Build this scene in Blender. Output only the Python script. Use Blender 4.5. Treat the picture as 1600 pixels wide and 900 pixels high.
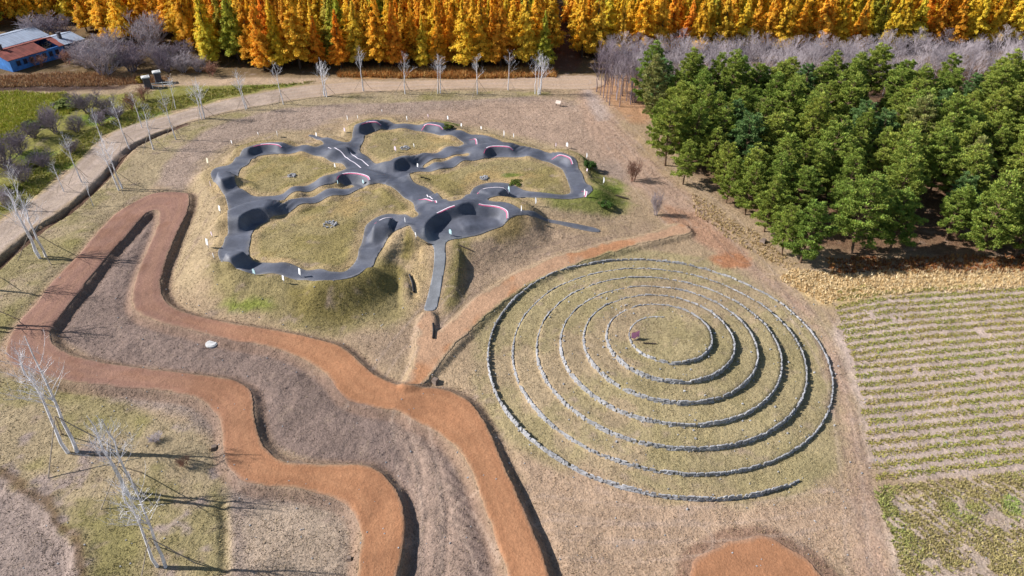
import bpy, math, random
import numpy as np
from mathutils import Vector

for o in list(bpy.data.objects):
    bpy.data.objects.remove(o)
S = bpy.context.scene
COL = S.collection
R = math.radians

# ------------------------------------------------------------------ camera, sky, sun, exposure
CAM_H, FOCAL_PX, TILT = 40.0, 1130.0, R(35.5)
cam_data = bpy.data.cameras.new('camera')
cam = bpy.data.objects.new('camera', cam_data)
COL.objects.link(cam)
cam.location = (0, 0, CAM_H)
cam.rotation_euler = (R(90) - TILT, 0, 0)
cam_data.sensor_width = 36
cam_data.lens = 36 * FOCAL_PX / 1600
cam_data.clip_start = 0.5
cam_data.clip_end = 12000
S.camera = cam
S.render.resolution_x, S.render.resolution_y = 1024, 576

SUN_EL, SUN_AZ = R(35), R(-84)          # azimuth measured from +Y towards +X
world = bpy.data.worlds.new('World')
S.world = world
world.use_nodes = True
wn = world.node_tree
bg = wn.nodes['Background']
sky = wn.nodes.new('ShaderNodeTexSky')
sky.sky_type = 'NISHITA'
sky.sun_disc = False
sky.sun_elevation = SUN_EL
sky.sun_rotation = SUN_AZ
sky.air_density = 1.0
sky.dust_density = 0.6
wn.links.new(sky.outputs[0], bg.inputs[0])
bg.inputs[1].default_value = 0.075

sd = bpy.data.lights.new('sun', 'SUN')
sd.energy = 5.0
sd.angle = R(0.5)
sd.color = (1.0, 0.97, 0.945)
sun = bpy.data.objects.new('sun', sd)
COL.objects.link(sun)
to_sun = Vector((math.sin(SUN_AZ) * math.cos(SUN_EL), math.cos(SUN_AZ) * math.cos(SUN_EL), math.sin(SUN_EL)))
sun.rotation_euler = to_sun.to_track_quat('Z', 'Y').to_euler()
sun.location = (-40, 60, 60)

S.view_settings.view_transform = 'Standard'
S.view_settings.look = 'None'
S.view_settings.exposure = 0.6
S.view_settings.gamma = 1.0
S.view_settings.use_curve_mapping = False
try:
    S.cycles.max_bounces = 6
    S.cycles.transparent_max_bounces = 4
except Exception:
    pass

# ------------------------------------------------------------------ helpers
rng = np.random.default_rng(7)
random.seed(7)


def at(px, py, z=0.0):
    """ground point seen at a photograph pixel (1600x900), on the level z"""
    u = (px - 800) / FOCAL_PX
    v = (450 - py) / FOCAL_PX
    dy = math.cos(TILT) + v * math.sin(TILT)
    dz = -math.sin(TILT) + v * math.cos(TILT)
    t = (z - CAM_H) / dz
    return np.array([u * t, dy * t])


def lin(r, g, b, k=1.0):
    def f(c):
        c = c / 255
        return k * (c / 12.92 if c <= 0.04045 else ((c + 0.055) / 1.055) ** 2.4)
    return np.array([f(r), f(g), f(b)])


def smooth(a, b, x):
    t = np.clip((x - a) / (b - a), 0, 1)
    return t * t * (3 - 2 * t)


_nt = [np.random.default_rng(100 + k).random((256, 256)) for k in range(8)]


def vnoise(x, y, cell, k=0):
    """smooth value noise in [0,1]"""
    x = np.asarray(x) / cell + 17.3 * k
    y = np.asarray(y) / cell + 9.1 * k
    xi = np.floor(x).astype(int)
    yi = np.floor(y).astype(int)
    fx = x - xi
    fy = y - yi
    fx = fx * fx * (3 - 2 * fx)
    fy = fy * fy * (3 - 2 * fy)
    T = _nt[k % 8]
    a = T[xi % 256, yi % 256]
    b = T[(xi + 1) % 256, yi % 256]
    c = T[xi % 256, (yi + 1) % 256]
    d = T[(xi + 1) % 256, (yi + 1) % 256]
    return (a * (1 - fx) + b * fx) * (1 - fy) + (c * (1 - fx) + d * fx) * fy


def fbm(x, y, cell, k=0, n=3):
    s = 0
    w = 0
    for i in range(n):
        s = s + vnoise(x, y, cell / 2 ** i, k + i) * 0.6 ** i
        w += 0.6 ** i
    return s / w


def chaikin(P, closed=True, n=2):
    P = np.asarray(P, float)
    for _ in range(n):
        if closed:
            Q = np.roll(P, -1, 0)
            P = np.stack([P * .75 + Q * .25, P * .25 + Q * .75], 1).reshape(-1, P.shape[1])
        else:
            Q = P[1:]
            A = P[:-1]
            M = np.stack([A * .75 + Q * .25, A * .25 + Q * .75], 1).reshape(-1, P.shape[1])
            P = np.concatenate([P[:1], M[1:-1], P[-1:]]) if len(P) > 2 else P
    return P


# ------------------------------------------------------------------ materials
def new_mat(name):
    m = bpy.data.materials.new(name)
    m.use_nodes = True
    nt = m.node_tree
    b = nt.nodes['Principled BSDF']
    return m, nt, b


def N(nt, t, **kw):
    n = nt.nodes.new(t)
    for k, v in kw.items():
        setattr(n, k, v)
    return n


def noise_node(nt, coord, scale, detail=3.0, rough=0.6):
    n = N(nt, 'ShaderNodeTexNoise')
    n.inputs['Scale'].default_value = scale
    n.inputs['Detail'].default_value = detail
    n.inputs['Roughness'].default_value = rough
    nt.links.new(coord, n.inputs['Vector'])
    return n.outputs['Fac']


def maprange(nt, src, a, b, c, d):
    n = N(nt, 'ShaderNodeMapRange')
    n.inputs[1].default_value = a
    n.inputs[2].default_value = b
    n.inputs[3].default_value = c
    n.inputs[4].default_value = d
    nt.links.new(src, n.inputs[0])
    return n.outputs[0]


def mathn(nt, op, a, b):
    n = N(nt, 'ShaderNodeMath', operation=op)
    for i, s in enumerate((a, b)):
        if isinstance(s, (int, float)):
            n.inputs[i].default_value = s
        else:
            nt.links.new(s, n.inputs[i])
    return n.outputs[0]


def mixc(nt, fac, a, b, mode='MIX'):
    n = N(nt, 'ShaderNodeMix', data_type='RGBA', blend_type=mode)
    for s, i in ((fac, 0), (a, 6), (b, 7)):
        if isinstance(s, (int, float)):
            n.inputs[i].default_value = s
        elif isinstance(s, (tuple, list, np.ndarray)):
            n.inputs[i].default_value = (*[float(q) for q in s[:3]], 1)
        else:
            nt.links.new(s, n.inputs[i])
    return n.outputs[2]


def val(nt, v, col):
    """multiply a colour by a grey factor"""
    n = N(nt, 'ShaderNodeVectorMath', operation='SCALE')
    nt.links.new(col, n.inputs[0])
    nt.links.new(v, n.inputs[3])
    return n.outputs[0]


def bump(nt, bsdf, h, strength, dist):
    n = N(nt, 'ShaderNodeBump')
    n.inputs['Strength'].default_value = strength
    n.inputs['Distance'].default_value = dist
    nt.links.new(h, n.inputs['Height'])
    nt.links.new(n.outputs[0], bsdf.inputs['Normal'])


def soil_material(name, speck=1.0, bump_d=0.12, rough=0.95):
    m, nt, b = new_mat(name)
    at_ = N(nt, 'ShaderNodeAttribute', attribute_name='Col')
    co = N(nt, 'ShaderNodeNewGeometry').outputs['Position']
    n1 = noise_node(nt, co, 7.0, 3.5, 0.75)
    n2 = noise_node(nt, co, 2.1, 3.0, 0.6)
    n3 = noise_node(nt, co, 0.35, 3.0, 0.6)
    n4 = noise_node(nt, co, 16.0, 2.0, 0.7)
    f = maprange(nt, n1, 0.28, 0.72, 1 - .5 * speck, 1 + .5 * speck)
    g = maprange(nt, n2, 0.3, 0.7, 1 - .16 * speck, 1 + .16 * speck)
    k = maprange(nt, n3, 0.3, 0.7, 0.9, 1.1)
    c = val(nt, mathn(nt, 'MULTIPLY', mathn(nt, 'MULTIPLY', f, g), k), at_.outputs['Color'])
    # pale straw flecks, and dark crumbs
    fl = maprange(nt, n4, 0.62, 0.72, 0, 0.35 * speck)
    c = mixc(nt, fl, c, lin(226, 208, 178))
    nt.links.new(c, b.inputs['Base Color'])
    b.inputs['Roughness'].default_value = rough
    b.inputs['Specular IOR Level'].default_value = 0.1
    hh = mathn(nt, 'ADD', n1, mathn(nt, 'MULTIPLY', n2, 1.6))
    bump(nt, b, hh, 0.9, bump_d)
    return m


M_GROUND = soil_material('ground_soil_and_grass', 0.72, 0.10)
M_ORANGE = soil_material('orange_packed_dirt', 0.42, 0.05)
M_SANDY = soil_material('sandy_packed_dirt', 0.6, 0.07)
M_GRAVEL = soil_material('pale_gravel', 0.5, 0.06)


def tuft_material():
    m, nt, b = new_mat('grass_blades')
    at_ = N(nt, 'ShaderNodeAttribute', attribute_name='Col')
    nt.links.new(at_.outputs['Color'], b.inputs['Base Color'])
    b.inputs['Roughness'].default_value = 0.9
    b.inputs['Specular IOR Level'].default_value = 0.1
    return m


M_TUFT = tuft_material()


def asphalt_material():
    m, nt, b = new_mat('dark_asphalt')
    co = N(nt, 'ShaderNodeNewGeometry').outputs['Position']
    n1 = noise_node(nt, co, 9.0, 4.0, 0.7)
    n2 = noise_node(nt, co, 0.5, 4.0, 0.6)
    n3 = noise_node(nt, co, 1.7, 3.0, 0.6)
    at_ = N(nt, 'ShaderNodeAttribute', attribute_name='Col')
    f = mathn(nt, 'MULTIPLY', maprange(nt, n1, 0.3, 0.7, 0.85, 1.15), maprange(nt, n2, 0.3, 0.7, 0.75, 1.25))
    f = mathn(nt, 'MULTIPLY', f, maprange(nt, n3, 0.3, 0.7, 0.9, 1.1))
    nt.links.new(val(nt, f, at_.outputs['Color']), b.inputs['Base Color'])
    b.inputs['Roughness'].default_value = 0.62
    b.inputs['Specular IOR Level'].default_value = 0.4
    bump(nt, b, n1, 0.4, 0.02)
    return m


M_ASPHALT = asphalt_material()


def leaf_material(name, translucent=0.25, var=0.35):
    m, nt, b = new_mat(name)
    oi = N(nt, 'ShaderNodeObjectInfo')
    at_ = N(nt, 'ShaderNodeAttribute', attribute_name='Col')   # leaf-to-leaf variation baked per face
    c = mixc(nt, 1.0, oi.outputs['Color'], at_.outputs['Color'], 'MULTIPLY')
    nt.links.new(c, b.inputs['Base Color'])
    b.inputs['Roughness'].default_value = 0.75
    b.inputs['Specular IOR Level'].default_value = 0.15
    tr = N(nt, 'ShaderNodeBsdfTranslucent')
    nt.links.new(c, tr.inputs['Color'])
    mx = N(nt, 'ShaderNodeMixShader')
    mx.inputs[0].default_value = translucent
    nt.links.new(b.outputs[0], mx.inputs[1])
    nt.links.new(tr.outputs[0], mx.inputs[2])
    nt.links.new(mx.outputs[0], nt.nodes['Material Output'].inputs['Surface'])
    return m


M_NEEDLE = leaf_material('larch_needles', 0.4)
M_PINE = leaf_material('pine_needles', 0.15)
M_LEAF = leaf_material('shrub_leaves', 0.25)


def plain(name, rgb, rough=0.8, var=0.2, scale=6.0, bd=0.0, spec=0.25, metal=0.0):
    m, nt, b = new_mat(name)
    co = N(nt, 'ShaderNodeTexCoord').outputs['Object']
    n = noise_node(nt, co, scale, 4.0, 0.65)
    n2 = noise_node(nt, co, scale * .22, 3.0, 0.6)
    f = mathn(nt, 'MULTIPLY', maprange(nt, n, 0.3, 0.7, 1 - var, 1 + var), maprange(nt, n2, 0.3, 0.7, 1 - var * .7, 1 + var * .7))
    rgbn = N(nt, 'ShaderNodeRGB')
    rgbn.outputs[0].default_value = (*[float(q) for q in rgb], 1)
    nt.links.new(val(nt, f, rgbn.outputs[0]), b.inputs['Base Color'])
    b.inputs['Roughness'].default_value = rough
    b.inputs['Specular IOR Level'].default_value = spec
    b.inputs['Metallic'].default_value = metal
    if bd:
        bump(nt, b, n, 0.7, bd)
    return m


M_BARK_DARK = plain('dark_bark', (0.075, 0.055, 0.042), 0.95, 0.4, 8)
M_BARK_PINE = plain('pine_bark', (0.15, 0.095, 0.06), 0.95, 0.35, 8)
M_BIRCH = plain('pale_birch_bark', (0.72, 0.71, 0.73), 0.75, 0.35, 5)
M_TWIG = plain('grey_twigs', (0.42, 0.36, 0.37), 0.9, 0.3, 2)
M_TWIG_PURPLE = plain('purplish_twigs', (0.23, 0.185, 0.21), 0.9, 0.3, 2)
M_TWIG_RED = plain('reddish_twigs', (0.26, 0.13, 0.09), 0.9, 0.3, 2)
M_STAKE = plain('weathered_stake_wood', (0.34, 0.28, 0.22), 0.9, 0.3, 4)
M_WHITE = plain('white_painted_board', (0.80, 0.80, 0.80), 0.5, 0.06, 3)
M_CYAN = plain('pale_cyan_board', (0.55, 0.78, 0.82), 0.5, 0.06, 3)
M_CREAM = plain('cream_board', (0.78, 0.72, 0.55), 0.5, 0.06, 3)
M_LILAC = plain('pale_pinkish_board', (0.75, 0.62, 0.72), 0.5, 0.06, 3)
M_POST = plain('grey_steel_post', (0.42, 0.42, 0.44), 0.5, 0.1, 3)
M_STONE = plain('pale_rubble_stone', (0.33, 0.325, 0.33), 0.9, 0.35, 3.0, 0.03)
M_STRIPE_W = plain('white_line_paint', (0.80, 0.72, 0.76), 0.6, 0.1, 3)
M_STRIPE_R = plain('red_line_paint', (0.62, 0.13, 0.24), 0.6, 0.15, 3)
M_BLUEWALL = plain('blue_painted_wall', (0.06, 0.20, 0.52), 0.85, 0.25, 1.5)
M_NAVY = plain('dark_blue_wall', (0.03, 0.06, 0.16), 0.85, 0.25, 1.5)
M_RUST = plain('rusty_red_roof', (0.20, 0.055, 0.04), 0.8, 0.35, 1.2)
M_TIN = plain('pale_tin_roof', (0.30, 0.34, 0.41), 0.55, 0.12, 1.2)
M_DARK = plain('charred_dark_timber', (0.018, 0.015, 0.015), 0.9, 0.3, 2)
M_GLASS = plain('dark_window_glass', (0.012, 0.016, 0.03), 0.2, 0.1, 2, 0, 0.5)
M_BRICKGREY = plain('dark_grey_masonry', (0.09, 0.085, 0.10), 0.9, 0.25, 3)
M_CONC = plain('pale_concrete', (0.55, 0.54, 0.52), 0.85, 0.12, 4, 0.01)
M_PINK = plain('pink_fabric', (0.85, 0.36, 0.58), 0.8, 0.15, 4)
M_PIPE = plain('black_plastic_pipe', (0.012, 0.012, 0.014), 0.5, 0.1, 3)


# ------------------------------------------------------------------ object helpers
def mesh_from(name, V, F, mats, smooth_=False, midx=None):
    me = bpy.data.meshes.new(name)
    V = np.asarray(V, np.float32)
    if isinstance(F, np.ndarray) and F.ndim == 2:
        n, k = F.shape
        me.vertices.add(len(V))
        me.vertices.foreach_set('co', V.ravel())
        me.loops.add(n * k)
        me.loops.foreach_set('vertex_index', F.ravel().astype(np.int32))
        me.polygons.add(n)
        me.polygons.foreach_set('loop_start', np.arange(0, n * k, k, dtype=np.int32))
        me.update(calc_edges=True)
    else:
        me.from_pydata(V.tolist(), [], [list(map(int, f)) for f in F])
        me.update()
    for m in (mats if isinstance(mats, (list, tuple)) else [mats]):
        me.materials.append(m)
    if midx is not None:
        me.polygons.foreach_set('material_index', np.asarray(midx, np.int32))
    if smooth_:
        me.polygons.foreach_set('use_smooth', np.ones(len(me.polygons), bool))
    return me


def set_col(me, C):
    a = me.color_attributes.new('Col', 'FLOAT_COLOR', 'POINT')
    d = np.ones((len(me.vertices), 4), np.float32)
    d[:, :3] = C
    a.data.foreach_set('color', d.ravel())


def link(name, me, parent=None, label=None, cat=None, group=None, kind=None, loc=None, rz=None):
    o = bpy.data.objects.new(name, me)
    COL.objects.link(o)
    if parent is not None:
        o.parent = parent
    if loc is not None:
        o.location = loc
    if rz is not None:
        o.rotation_euler = (0, 0, rz)
    for k, v in (('label', label), ('category', cat), ('group', group), ('kind', kind)):
        if v:
            o[k] = v
    return o


def clone(root, kids, loc, rz, sc, label, group, color=None):
    """a copy of a thing and of each of its parts"""
    r = root.copy()
    COL.objects.link(r)
    r.location = loc
    r.rotation_euler = (0, 0, rz)
    r.scale = sc
    r['label'] = label
    if group:
        r['group'] = group
    for k in kids:
        c = k.copy()
        COL.objects.link(c)
        c.parent = r
        if color is not None:
            c.color = (*color, 1)
    return r


class MB:
    """collects tubes, boxes and loose faces"""
    def __init__(s):
        s.v = []
        s.f = []

    def tube(s, P, rad, sides=4):
        P = [Vector(p) for p in P]
        base = len(s.v)
        for i, p in enumerate(P):
            d = (P[min(i + 1, len(P) - 1)] - P[max(i - 1, 0)])
            if d.length < 1e-6:
                d = Vector((0, 0, 1))
            d.normalize()
            a = d.orthogonal().normalized()
            b = d.cross(a)
            for k in range(sides):
                t = 2 * math.pi * k / sides
                q = p + (a * math.cos(t) + b * math.sin(t)) * rad[i]
                s.v.append(tuple(q))
        for i in range(len(P) - 1):
            for k in range(sides):
                k2 = (k + 1) % sides
                s.f.append((base + i * sides + k, base + i * sides + k2, base + (i + 1) * sides + k2, base + (i + 1) * sides + k))
        s.f.append(tuple(base + k for k in reversed(range(sides))))
        s.f.append(tuple(base + (len(P) - 1) * sides + k for k in range(sides)))

    def box(s, c, size, rz=0.0, tilt=0.0, jitter=0.0, top=1.0):
        base = len(s.v)
        cx, cy, cz = c
        for z in (-.5, .5):
            k = top if z > 0 else 1.0
            for x, y in ((-.5, -.5), (.5, -.5), (.5, .5), (-.5, .5)):
                X = x * size[0] * k + random.uniform(-jitter, jitter) * size[0]
                Y = y * size[1] * k + random.uniform(-jitter, jitter) * size[1]
                Zz = z * size[2] + random.uniform(-jitter, jitter) * size[2]
                if tilt:
                    Y, Zz = Y * math.cos(tilt) - Zz * math.sin(tilt), Y * math.sin(tilt) + Zz * math.cos(tilt)
                s.v.append((cx + X * math.cos(rz) - Y * math.sin(rz), cy + X * math.sin(rz) + Y * math.cos(rz), cz + Zz))
        for f in ((0, 3, 2, 1), (4, 5, 6, 7), (0, 1, 5, 4), (1, 2, 6, 5), (2, 3, 7, 6), (3, 0, 4, 7)):
            s.f.append(tuple(base + i for i in f))

    def quad(s, *P):
        base = len(s.v)
        s.v += [tuple(p) for p in P]
        s.f.append(tuple(range(base, base + len(P))))

    def mesh(s, name, mat, sm=False):
        return mesh_from(name, s.v, s.f, mat, sm)


# ------------------------------------------------------------------ the lattice every ground sheet shares
def axis(segs, lo_end, hi_end):
    out = [np.arange(a, b, st) for a, b, st in segs]
    v = np.concatenate(out + [[segs[-1][1]]])
    st = segs[-1][2]
    hi = [v[-1]]
    while hi[-1] < hi_end:
        st *= 1.35
        hi.append(hi[-1] + st)
    st = segs[0][2]
    lo = [v[0]]
    while lo[-1] > lo_end:
        st *= 1.35
        lo.append(lo[-1] - st)
    return np.concatenate([np.array(lo[1:])[::-1], v, np.array(hi[1:])])


XS = axis([(-115, -58, 0.7), (-58, -40, 0.25), (-40, 14, 0.16), (14, 36, 0.18), (36, 56, 0.28), (56, 115, 0.9)], -4000, 4000)
YS = axis([(16, 24, 0.4), (24, 56, 0.18), (56, 98, 0.16), (98, 120, 0.3), (120, 172, 1.0)], -600, 5000)
NX, NY = len(XS), len(YS)
GX, GY = np.meshgrid(XS, YS, indexing='ij')


def sl(a, lo, hi):
    return slice(max(int(np.searchsorted(a, lo)) - 1, 0), min(int(np.searchsorted(a, hi)) + 1, len(a)))


def sdf_poly(P, margin=4.0):
    """signed distance to a closed world polygon on the lattice (negative inside)"""
    D = np.full((NX, NY), margin)
    ins = np.zeros((NX, NY), bool)
    Q = np.roll(P, -1, 0)
    for (ax, ay), (bx, by) in zip(P, Q):
        ix = sl(XS, min(ax, bx) - margin, max(ax, bx) + margin)
        iy = sl(YS, min(ay, by) - margin, max(ay, by) + margin)
        x = GX[ix, iy]
        y = GY[ix, iy]
        dx, dy = bx - ax, by - ay
        L = dx * dx + dy * dy + 1e-12
        t = np.clip(((x - ax) * dx + (y - ay) * dy) / L, 0, 1)
        d = np.hypot(x - ax - t * dx, y - ay - t * dy)
        D[ix, iy] = np.minimum(D[ix, iy], d)
        lo, hi = min(ay, by), max(ay, by)
        j0, j1 = np.searchsorted(YS, lo, 'left'), np.searchsorted(YS, hi, 'left')
        if j1 > j0:
            yy = YS[j0:j1]
            xi = ax + (yy - ay) / (by - ay) * dx
            ii = np.searchsorted(XS, xi)
            for j, i in zip(range(j0, j1), ii):
                ins[:i, j] ^= True
    return np.where(ins, -D, D)


def line_field(P, margin):
    """distance, arc length, total length and signed side of a world polyline on the lattice"""
    D = np.full((NX, NY), margin)
    Sx = np.zeros((NX, NY))
    Sg = np.zeros((NX, NY))
    s0 = 0.0
    for (ax, ay), (bx, by) in zip(P[:-1], P[1:]):
        ix = sl(XS, min(ax, bx) - margin, max(ax, bx) + margin)
        iy = sl(YS, min(ay, by) - margin, max(ay, by) + margin)
        x = GX[ix, iy]
        y = GY[ix, iy]
        dx, dy = bx - ax, by - ay
        L = math.hypot(dx, dy) + 1e-9
        t = np.clip(((x - ax) * dx + (y - ay) * dy) / L ** 2, 0, 1)
        d = np.hypot(x - ax - t * dx, y - ay - t * dy)
        m = d < D[ix, iy]
        D[ix, iy] = np.where(m, d, D[ix, iy])
        Sx[ix, iy] = np.where(m, s0 + t * L, Sx[ix, iy])
        Sg[ix, iy] = np.where(m, np.sign(dx * (y - ay) - dy * (x - ax)), Sg[ix, iy])
        s0 += L
    return D, Sx, s0, Sg


def world_poly(px, n=2, z=0.0, closed=True):
    return chaikin(np.array([at(a, b, z) for a, b in px]), closed, n)


# ------------------------------------------------------------------ relief of the place
def zplat(y):
    return 0.3 + np.clip((97 - y) / 40, 0, 1) * 1.25


def at_plat(px, py, dz=0.0):
    z = 1.0
    for _ in range(6):
        p = at(px, py, z)
        z = float(zplat(p[1])) + dz
    return p


TRACK_OUT = [(496, 212.5), (517.5, 217), (536, 222.5), (547.5, 222.5), (551, 213), (552.5, 199), (560, 193), (575, 189), (592.5, 187), (606, 187), (612.5, 192), (621, 195.6), (639, 197), (657.5, 196), (665, 192.5), (677.5, 190.6), (694, 193), (702.5, 197.5), (710, 204), (721, 208), (735, 211), (747.5, 210), (765, 214.4), (784, 220), (802.5, 225), (817.5, 229), (834, 236), (842.5, 237.5), (857.5, 240), (871, 238), (885, 240.6), (896, 245.6), (902.5, 252.5), (904, 265), (910, 276), (915, 287.5), (925, 290.6), (927, 297.5), (922.5, 304), (910, 309), (885, 312), (860, 314), (836, 313), (812, 310), (794, 307), (776, 307), (762, 310), (764, 315), (790, 316), (804, 321), (814, 328), (822, 330), (850, 339), (900, 350), (938, 358), (938, 365), (900, 358), (860, 347), (832, 339), (818, 336), (804, 338), (792, 346), (780, 356), (768, 360), (758, 364), (748, 368), (732, 371), (710, 374), (698, 377), (695, 384), (697, 406), (693, 428), (686, 470), (680, 487), (660, 487), (667.5, 467), (677.6, 424), (679, 395), (676.5, 382.6), (665, 377), (652, 370), (645, 362), (641, 352), (634, 354), (627, 357.5), (612, 363.5), (603, 377), (598.5, 390.5), (588, 407), (582, 417.5), (564, 429.5), (540, 437), (510, 440), (482, 440.6), (447.5, 436), (432.5, 432.5), (412.5, 432.5), (395, 429), (382.5, 425), (367.5, 417.5), (351, 412.5), (342.5, 405), (340, 395), (342.5, 389), (350, 384), (353, 375), (356, 360), (357, 340), (356, 321), (351, 305), (342.5, 294), (336, 286), (330, 277.5), (329, 270), (334, 264), (344, 260.6), (357.5, 259), (367.5, 251), (374, 245), (377.5, 236), (386, 230.6), (400, 226), (414, 223), (432.5, 222.5), (445, 224), (452.5, 227.5), (464, 230), (476, 229), (485, 232), (495, 232.5), (506, 225.6), (505, 222.5), (492.5, 216), (481, 213), (484, 210)]
HOLES = [
    [(402.5, 244), (427.5, 241), (451, 241), (470, 240), (486, 242.5), (498, 244), (512, 250), (526, 256), (540, 259), (543, 264), (531, 269), (512, 278), (496, 284), (480, 290), (456, 298), (436, 306), (416, 307), (400, 308), (386, 303), (374, 296), (368, 288), (368, 274), (374, 264), (388, 258), (400, 247)],
    [(567.5, 222.5), (570, 214), (577.5, 207.5), (590, 204), (605, 203), (617.5, 204), (642.5, 204), (661, 206), (677.5, 209), (692.5, 214), (705, 215), (715, 217.5), (724, 222.5), (725, 226), (715, 230), (695, 235), (685, 239), (670, 242), (652.5, 244), (640, 244.5), (627.5, 244), (616, 247.5), (607.5, 253), (592.5, 256), (582.5, 252.5), (572.5, 245), (562.5, 239), (562.5, 230)],
    [(656, 268), (676, 269.5), (690, 268), (706, 263), (724, 256), (740, 251), (760, 248), (772, 246), (808, 246), (830, 249), (856, 253), (866, 258), (878, 264), (882, 276), (888, 286), (892, 298), (890, 304), (870, 307), (840, 305), (820, 299), (804, 290), (792, 286), (768, 285), (748, 289), (736, 297), (728, 307), (716, 314), (704, 316), (696, 312), (686, 304), (670, 294), (648, 292), (642, 284), (640, 276), (644, 270)],
    [(659, 261), (672, 255), (690, 249.5), (706, 244.5), (728, 239), (736, 242), (724, 246), (706, 251), (694, 252), (682, 258), (664, 264)],
    [(400, 356), (410, 350), (420, 344), (430, 337.5), (445, 335), (457.5, 331), (470, 325), (482.5, 321), (495, 317.5), (510, 312.5), (530, 310), (542.5, 306), (557.5, 297.5), (567.5, 293), (577.5, 290), (590, 287), (600, 290), (611, 297.5), (624, 304), (630, 309), (641, 314), (647.5, 319), (647.5, 329), (655, 334), (651, 340), (641, 341), (627.5, 335), (616, 334), (600, 335), (586, 341), (575, 349), (570, 355), (569, 364), (565.5, 380), (561, 393.5), (559.5, 405.5), (547.5, 419), (538.5, 426), (525, 426.5), (514.5, 428), (502.5, 423.5), (482.5, 424), (470, 421), (457.5, 417), (445, 415), (430, 416), (417.5, 412.5), (401, 409), (390, 406), (389, 391), (390, 385), (394, 372.5), (395, 363)],
    [(436, 314), (448, 308), (472, 303), (492, 298), (512, 292), (536, 288), (552, 289), (554, 293), (538, 296), (520, 298), (504, 303), (492, 308), (476, 310), (460, 314), (444, 320), (437, 318)],
]
# banked turns: lip line, a pixel on the riding side, lip height, width of the flat crown behind the lip
BERMS = [
    ([(382, 239), (385, 235), (390, 231), (401, 227.5), (414, 225.5), (427.5, 225.6), (440, 228), (447, 231)], (412, 238), 0.72, 0.7),
    ([(353, 262), (346, 263), (341, 267), (339, 273), (342, 279), (349, 284), (353, 287)], (358, 273), 1.15, 1.0),
    ([(366, 350), (370, 345), (374, 339), (382.5, 332.5), (395, 327), (407.5, 324), (420, 324), (432, 327)], (400, 345), 1.15, 1.6),
    ([(362, 386), (356, 387), (352.5, 392.5), (352.5, 398), (356, 402.5), (364, 407), (373, 410.5)], (372, 396), 1.15, 1.2),
    ([(581, 366), (582, 360), (583, 353), (589, 346), (599.5, 340.6), (611, 339), (620, 340), (631, 342)], (604, 357), 1.2, 1.0),
    ([(671, 369), (664, 361), (663.5, 355), (666, 349), (674, 340), (685, 333), (697.5, 329), (715, 326), (726, 322.5), (739, 320), (754, 322), (767.5, 322), (782.5, 325), (791, 330), (792.5, 336), (788, 342)], (720, 350), .95, 2.2),
    ([(520, 284), (524, 279), (532.5, 273), (545, 271), (560, 272), (571, 275), (577, 279), (577, 286)], (550, 285), 0.9, 1.0),
    ([(613, 262), (615, 257.5), (619, 251), (629, 246), (640, 246), (650, 249)], (633, 259), 0.95, 0.9),
    ([(558, 203), (560, 199), (565, 194), (577.5, 190.6), (592.5, 190.6), (603, 192.5)], (580, 203), 0.95, 0.5),
    ([(656, 199), (661, 196), (666, 194), (677.5, 195), (690, 198), (695, 202)], (676, 203), 0.6, 0.6),
    ([(731, 213), (740, 215), (744, 218.5), (743.5, 223)], (730, 222), 0.5, 1.5),
    ([(753, 241), (755, 237), (760, 232.5), (767.5, 229), (784, 229), (802.5, 230.6), (809, 234)], (783, 240), 0.8, 1.0),
    ([(857, 244), (871, 242), (882.5, 244), (892.5, 249), (895.5, 255)], (875, 252), 0.65, 1.0),
    ([(909, 291.5), (915, 293), (916, 298), (912.5, 303)], (901, 298), 0.6, 0.8),
    ([(742, 305), (745, 300), (750, 296.5), (760, 293.5), (779, 292), (795, 295), (803, 300)], (772, 302), 0.95, 1.1),
    ([(538, 224), (540, 228), (543.5, 233), (546.5, 239)], (556, 230), 0.7, 1.2),
    ([(652, 305), (660, 310), (669, 313), (677, 316), (681, 321), (681, 327)], (660, 322), 0.5, 2.0),
    ([(470, 439), (490, 440), (520, 438), (548, 432), (572, 421), (586, 406)], (530, 425), 0.65, 0.35),
    ([(360, 412), (372, 419), (388, 426), (402, 429.5)], (385, 415), 0.4, 0.4),
]
# rows of rollers: centre line pixels, half width, wave length, height
ROLLERS = [
    ([(455, 233), (475, 235), (500, 238)], 1.6, 4.6, .34), ([(372, 256), (385, 244)], 1.6, 4.2, .3),
    ([(350, 290), (365, 303), (380, 312)], 2.2, 4.0, .3), ([(440, 307), (480, 298), (525, 284)], 1.1, 3.6, .42),
    ([(440, 326), (490, 313), (545, 300)], 1.1, 3.6, .42), ([(650, 250), (690, 243), (722, 230)], 1.1, 3.4, .40),
    ([(664, 267), (700, 257), (735, 246)], 1.1, 3.4, .40), ([(608, 196), (635, 200), (655, 200)], 1.4, 3.8, .34),
    ([(697, 203), (715, 212), (730, 216)], 1.4, 3.4, .34), ([(806, 237), (830, 242), (856, 248)], 1.6, 4.0, .36),
    ([(888, 260), (895, 275), (902, 290)], 1.5, 3.6, .3), ([(804, 300), (840, 308), (895, 309)], 1.2, 4.6, .34),
    ([(374, 362), (372, 386)], 1.9, 3.2, .30), ([(392, 420), (430, 423), (478, 430)], 1.7, 4.4, .38),
    ([(584, 378), (578, 398), (562, 416)], 1.7, 3.8, .32), ([(592, 272), (620, 286), (650, 306)], 2.6, 4.4, .50),
    ([(562, 258), (540, 238), (520, 228)], 1.4, 3.4, .3), ([(552, 216), (556, 204)], 1.5, 3.2, .25),
    ([(690, 352), (720, 345), (765, 342)], 2.0, 4.0, .42), ([(470, 425), (500, 432), (540, 430)], 1.4, 5.0, .26),
]

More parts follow.
